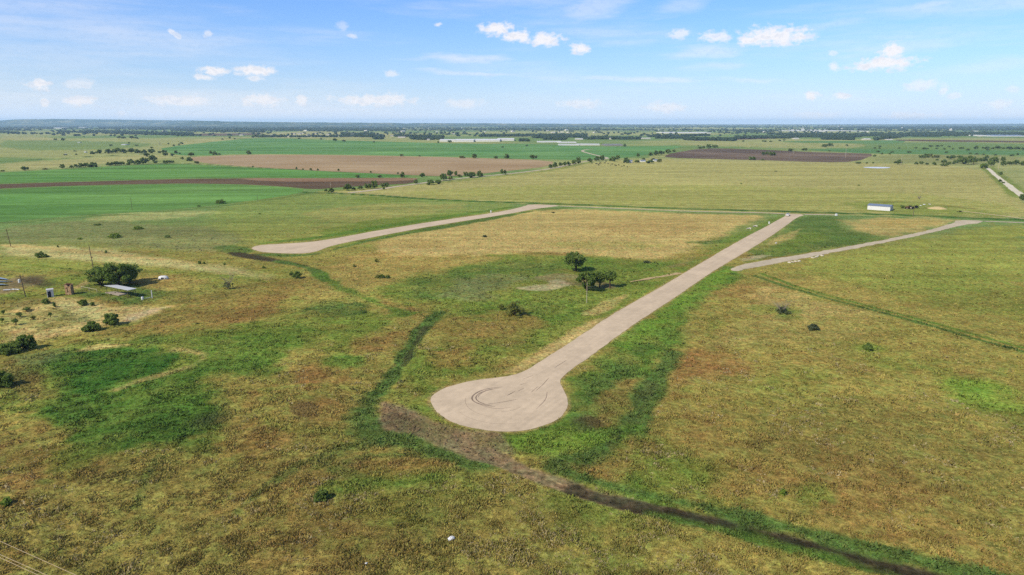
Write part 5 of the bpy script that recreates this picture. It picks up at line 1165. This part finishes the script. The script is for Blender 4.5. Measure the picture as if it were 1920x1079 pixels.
# parked car
def car():
    p = at(1477, 405.2); t = thing('parked_car', 'white car parked on the road junction by the fence', 'car', (p.x, p.y, .03), R(62))
    prof = [(-2.15, .35), (-2.2, .8), (-2.05, 1.0), (-1.5, 1.05), (-.9, 1.5), (.55, 1.55), (1.25, 1.1), (2.05, .95), (2.25, .7), (2.2, .35)]
    bm = bmesh.new(); secs = []
    for y, s, zt in ((-.9, .97, .62), (-.86, 1, 1), (.86, 1, 1), (.9, .97, .62)):
        secs.append([(x * s, y * (.82 if z > 1.2 else 1), .35 + (z - .35) * (1 if abs(y) < .88 else .95)) for x, z in prof])
    loft(bm, secs); link('body', bm_mesh('body', bm, simple('white car paint', (240, 242, 244), .25, .5, .02)), t)
    M_GL = simple('dark car glass', (36, 40, 46), .1, .6, .05)
    for s in (-1, 1):
        bm = bmesh.new(); v = [bm.verts.new((x, s * y, z)) for x, y, z in ((-1.3, .885, 1.08), (1.0, .885, 1.1), (.5, .755, 1.48), (-.85, .755, 1.45))]; bm.faces.new(v); r_ = bmesh.ops.extrude_face_region(bm, geom=bm.faces[:]); bmesh.ops.translate(bm, vec=(0, s * .02, 0), verts=[g for g in r_['geom'] if isinstance(g, bmesh.types.BMVert)])
        link('side_window', bm_mesh('side_window', bm, M_GL), t)
    for nm, pts in (('windscreen', ((1.27, -.68, 1.14), (1.27, .68, 1.14), (.62, .62, 1.56), (.62, -.62, 1.56))), ('rear_window', ((-1.5, -.66, 1.1), (-1.5, .66, 1.1), (-.98, .6, 1.5), (-.98, -.6, 1.5)))):
        bm = bmesh.new(); bm.faces.new([bm.verts.new(v) for v in pts]); r_ = bmesh.ops.extrude_face_region(bm, geom=bm.faces[:]); bmesh.ops.translate(bm, vec=(.03 if nm[0] == 'w' else -.03, 0, .01), verts=[g for g in r_['geom'] if isinstance(g, bmesh.types.BMVert)]); link(nm, bm_mesh(nm, bm, M_GL), t)
    for x in (-1.4, 1.4):
        for s in (-1, 1):
            bm = bmesh.new(); tube(bm, [(x, s * .72, .33), (x, s * .93, .33)], .33, 14); wl = link('wheel', bm_mesh('wheel', bm, M_BLACK), t)
            bm = bmesh.new(); tube(bm, [(x, s * .9, .33), (x, s * .945, .33)], .19, 10); link('rim', bm_mesh('rim', bm, M_GROOF), wl)
    for s in (-1, 1):
        bm = bmesh.new(); box(bm, 2.18, s * .62, .75, .1, .36, .14); link('headlight', bm_mesh('headlight', bm, M_GREENH), t)
        bm = bmesh.new(); box(bm, -2.16, s * .66, .85, .1, .28, .18); link('tail_light', bm_mesh('tail_light', bm, simple('red lens', (150, 20, 20))), t)
car()
# machinery by the white shed
p = at(1704, 392.2); t = thing('tractor', 'dark old tractor parked beside the white shed', 'tractor', (p.x, p.y, 0), R(170))
bm = bmesh.new(); box(bm, 1.0, 0, 1.25, 2.2, .8, .8, 0, .1); box(bm, -.7, 0, 1.1, 1.4, .9, .5, 0, .06); link('body', bm_mesh('body', bm, M_RUST), t)
bm = bmesh.new(); box(bm, -.6, 0, 2.55, 1.6, 1.5, .12, 0, .04)
for x in (-1.3, .1):
    for y in (-.65, .65): tube(bm, [(x, y, 1.3), (x, y, 2.5)], .05, 5)
link('cab', bm_mesh('cab', bm, M_DARK), t)
for x, rr, wd in ((-.8, .95, .5), (1.5, .55, .35)):
    for s in (-1, 1):
        bm = bmesh.new(); y0 = s * .65; tube(bm, [(x, y0, rr), (x, y0 + s * wd, rr)], rr, 18); wl = link('wheel', bm_mesh('wheel', bm, M_BLACK), t)
        bm = bmesh.new(); tube(bm, [(x, y0 + s * wd * .9, rr), (x, y0 + s * (wd + .03), rr)], rr * .55, 12); link('rim', bm_mesh('rim', bm, M_POLEW), wl)
bm = bmesh.new(); tube(bm, [(1.4, .1, 1.6), (1.4, .1, 2.5)], .06, 6); link('exhaust', bm_mesh('exhaust', bm, M_BLACK), t)
p = at(1709.5, 392.3); t = thing('farm_trailer', 'low dark farm trailer behind the old tractor', 'trailer', (p.x, p.y, 0), R(10))
bm = bmesh.new(); box(bm, 0, 0, .9, 2.6, 1.7, .18); box(bm, 0, .85, 1.25, 2.6, .08, .6); box(bm, 0, -.85, 1.25, 2.6, .08, .6); box(bm, 1.3, 0, 1.25, .08, 1.7, .6); link('bed', bm_mesh('bed', bm, M_DARK), t)
for s in (-1, 1): bm = bmesh.new(); tube(bm, [(0, s * .9, .42), (0, s * 1.12, .42)], .42, 12); link('wheel', bm_mesh('wheel', bm, M_BLACK), t)
bm = bmesh.new(); tube(bm, [(-1.3, 0, .85), (-2.4, 0, .6)], .06, 5); link('drawbar', bm_mesh('drawbar', bm, M_RUST), t)
p = at(1718, 390.5); t = thing('hay_baler', 'squat dark implement right of the farm trailer', 'farm implement', (p.x, p.y, 0), R(-8))
bm = bmesh.new(); tube(bm, [(0, -.7, .95), (0, .7, .95)], .75, 14); box(bm, .9, 0, .7, 1.0, 1.2, .5, 0, .05); link('body', bm_mesh('body', bm, M_DARK), t)
for s in (-1, 1): bm = bmesh.new(); tube(bm, [(0, s * .78, .4), (0, s * .98, .4)], .4, 12); link('wheel', bm_mesh('wheel', bm, M_BLACK), t)
for i, (x, y, lab) in enumerate([(1726, 386.5, 'white scrap lying just past the dark implement'), (1733, 384.5, 'small white scrap behind the tan dirt mound'), (1743, 384, 'white scrap farthest from the shed behind the mound')]):
    p = at(x, y); bm = bmesh.new(); bmesh.ops.create_icosphere(bm, subdivisions=2, radius=.6, matrix=Matrix.Translation((0, 0, .25)) @ Matrix.Diagonal((1.4, 1, .55, 1)))
    for v in bm.verts: v.co *= 1 + .25 * random.uniform(-1, 1)
    tag(link('scrap', bm_mesh('scrap', bm, M_WHITE), None, (p.x, p.y, 0)), lab, 'scrap', 'white scraps by the farm machinery')
p = at(1757, 391.5); bm = bmesh.new(); n = 22
bmesh.ops.create_grid(bm, x_segments=n, y_segments=n, size=1)
for v in bm.verts:
    rr = max(abs(v.co.x), abs(v.co.y)); h_ = max(0, 1 - (v.co.x ** 2 + v.co.y ** 2)) ; v.co.z = 1.1 * h_ * (.7 + .6 * random.random()) - .05; v.co.x *= 6; v.co.y *= 5
tag(link('dirt_mound', bm_mesh('dirt_mound', bm, simple('pale tan dirt', (214, 194, 144), 1, 0, .15, 1), True), None, (p.x, p.y, 0)), 'low pale tan dirt mound right of the farm machinery', 'dirt mound')
# litter in the foreground
for (x, y, wp, lab) in ((846, 1016, 13, 'crumpled white sheet lying in the foreground grass'), (687, 1062, 5, 'tiny white scrap at the very bottom of the grass'), (1455, 457.5, 4, 'small white scrap in the green verge by the lane')):
    p = local(x, y); k = ppm(x, y); s = wp / k / 2; bm = bmesh.new(); bmesh.ops.create_icosphere(bm, subdivisions=3, radius=1)
    rr = np.random.default_rng(int(x))
    for v in bm.verts:
        c = v.co.copy(); q = fbm(np.array([c.x * 3 + c.z * 2 + x]), np.array([c.y * 3 - c.z]), 1, 3, 7)[0]
        v.co = Vector((c.x * s, c.y * s * .7, c.z * s * .45)) * (.55 + .9 * q)
    tag(link('litter_sheet', bm_mesh('litter_sheet', bm, M_WHITE), None, p + Vector((0, 0, .3 + s * .1)), .5), lab, 'litter', 'white litter in the grass')
# stones along the gravel lane
rk = random.Random(4)
for i, (x, y) in enumerate([(1492, 491.5), (1498, 490.8), (1486, 492.4), (1530, 483), (1541, 480.5), (1524, 484.2), (1480, 493.3), (1533, 481.7)]):
    p = local(x, y); bm = bmesh.new(); bmesh.ops.create_icosphere(bm, subdivisions=2, radius=.5)
    for v in bm.verts: v.co = Vector((v.co.x * 1.6, v.co.y, v.co.z * .7)) * rk.uniform(.75, 1.2)
    tag(link('rock', bm_mesh('rock', bm, simple('pale limestone', (216, 208, 190), .95, .05, .1, 2)), None, p + Vector((0, 0, .15)), rk.random() * 3), f'pale limestone rock on the gravel lane verge, {nth(sorted([1492,1498,1486,1530,1541,1524,1480,1533]).index(x)+1)} from the left', 'rock', 'pale rocks along the gravel lane')
# white pipe culvert pieces in the far roadside ditch
for x, y, lab in ((1415, 425.5, 'white pipe end in the ditch, nearer the white pedestal'), (1403, 430, 'grey white pipe end in the ditch, farther from the pedestal')):
    p = local(x, y); t = thing('culvert_pipe', lab, 'pipe', p, .4, 'pipe ends in the roadside ditch')
    bm = bmesh.new(); tube(bm, [(-1.1, 0, .35), (1.1, 0, .35)], .3, 10, False); link('pipe', bm_mesh('pipe', bm, M_HOUSE), t)
    bm = bmesh.new(); box(bm, 1.1, 0, .35, .14, 1.5, .8); link('headwall', bm_mesh('headwall', bm, M_HOUSE), t)
# wire fence along the pasture
def fence():
    P = [at(560, 361.2), at(690, 366.2), at(800, 375.2), at(900, 379.2), at(1000, 382.5), at(1060, 385), at(1200, 390.2), at(1300, 394.2), at(1440, 397.2), at(1520, 400), at(1600, 402.2), at(1700, 405), at(1800, 409), at(1860, 412), at(1960, 415)]
    S = []
    for a, b in zip(P, P[1:]):
        n = max(1, round((b - a).length / 8)); S += [a.lerp(b, i / n) for i in range(n)]
    S.append(P[-1]); o = S[0]; S = S[:100]
    t = thing('wire_fence', 'long wire fence in rank weeds along the wide pasture', 'fence', o)
    for k in range(4):
        bm = bmesh.new(); tube(bm, [s - o + Vector((0, 0, .35 + .3 * k)) for s in S], .012, 3); link('wire', bm_mesh('wire', bm, M_HROOF), t)
    bm = bmesh.new(); tube(bm, [(0, 0, -.3), (0, 0, 1.35)], [.06, .05], 5); me = bm_mesh('post', bm, M_POLE)
    for s in S: link('post', me, t, s - o)
fence()
# cattle
def cow_mesh():
    bm = bmesh.new()
    el = lambda x, zc, ry, rz_: [(x, ry * math.cos(a), zc + rz_ * math.sin(a)) for a in np.linspace(0, 2 * math.pi, 10, endpoint=False)]
    loft(bm, [el(-1.0, 1.12, .12, .16), el(-.9, 1.05, .3, .32), el(-.4, .98, .36, .4), el(.2, .98, .36, .42), el(.65, 1.05, .28, .36), el(.95, 1.2, .17, .22), el(1.2, 1.28, .13, .16), el(1.38, 1.2, .13, .15), el(1.65, 1.02, .08, .09)])
    for x, hk in ((-.78, .1), (.55, -.05)):
        for s in (-1, 1): tube(bm, [(x, s * .2, .85), (x + hk, s * .2, .48), (x, s * .2, .22), (x + .04, s * .2, 0)], [.15, .085, .06, .075], 6)
    tube(bm, [(-1.0, 0, 1.2), (-1.12, 0, .95), (-1.1, 0, .5)], [.04, .03, .04], 5)
    for s in (-1, 1): tube(bm, [(1.32, s * .1, 1.3), (1.28, s * .28, 1.32)], [.05, .03], 5)
    return bm_mesh('cow', bm, simple('dark cattle hide', (48, 38, 34), .9, .1, .3, 1.5), True)
cm = cow_mesh()
COWS = sorted([(1110,307.4),(1118,308.5),(1121,309.6),(1122.5,311),(1124,308.6),(1126,307.3),(1134,307),(1136,303.8),(1140,308.4),(1145,311.4),(1148,309.5),(1152.5,311.2),(1155,312),(1160,310.4),(1166,313.2),(1170,312.2),(1176,314.2)])
for i, (x, y) in enumerate(COWS):
    p = at(x, y); tag(link('cow', cm, None, (p.x, p.y, 0), random.random() * 6.28), f'dark cow grazing below the gravel track bend, {nth(i+1)} from the left', 'cow', 'cattle in the pasture').scale = (1.15,) * 3

# ------------------------------------------------------------------ haze
def haze():
    bm = bmesh.new(); bmesh.ops.create_cube(bm, size=1, matrix=Matrix.Translation((0, 0, 66)) @ Matrix.Diagonal((50000, 50000, 146, 1)))
    m = bpy.data.materials.new('air'); m.use_nodes = True; t = m.node_tree; t.nodes.remove(t.nodes['Principled BSDF'])
    v = t.nodes.new('ShaderNodeVolumePrincipled'); v.inputs['Color'].default_value = (.62, .87, .99, 1); v.inputs['Density'].default_value = HAZE; v.inputs['Anisotropy'].default_value = 0
    L(t, v.outputs[0], t.nodes['Material Output'].inputs['Volume'])
    me = bpy.data.meshes.new('haze'); bm.to_mesh(me); bm.free(); me.materials.append(m)
    tag(link('haze', me), kind='stuff')
HAZE = 6e-5
haze()
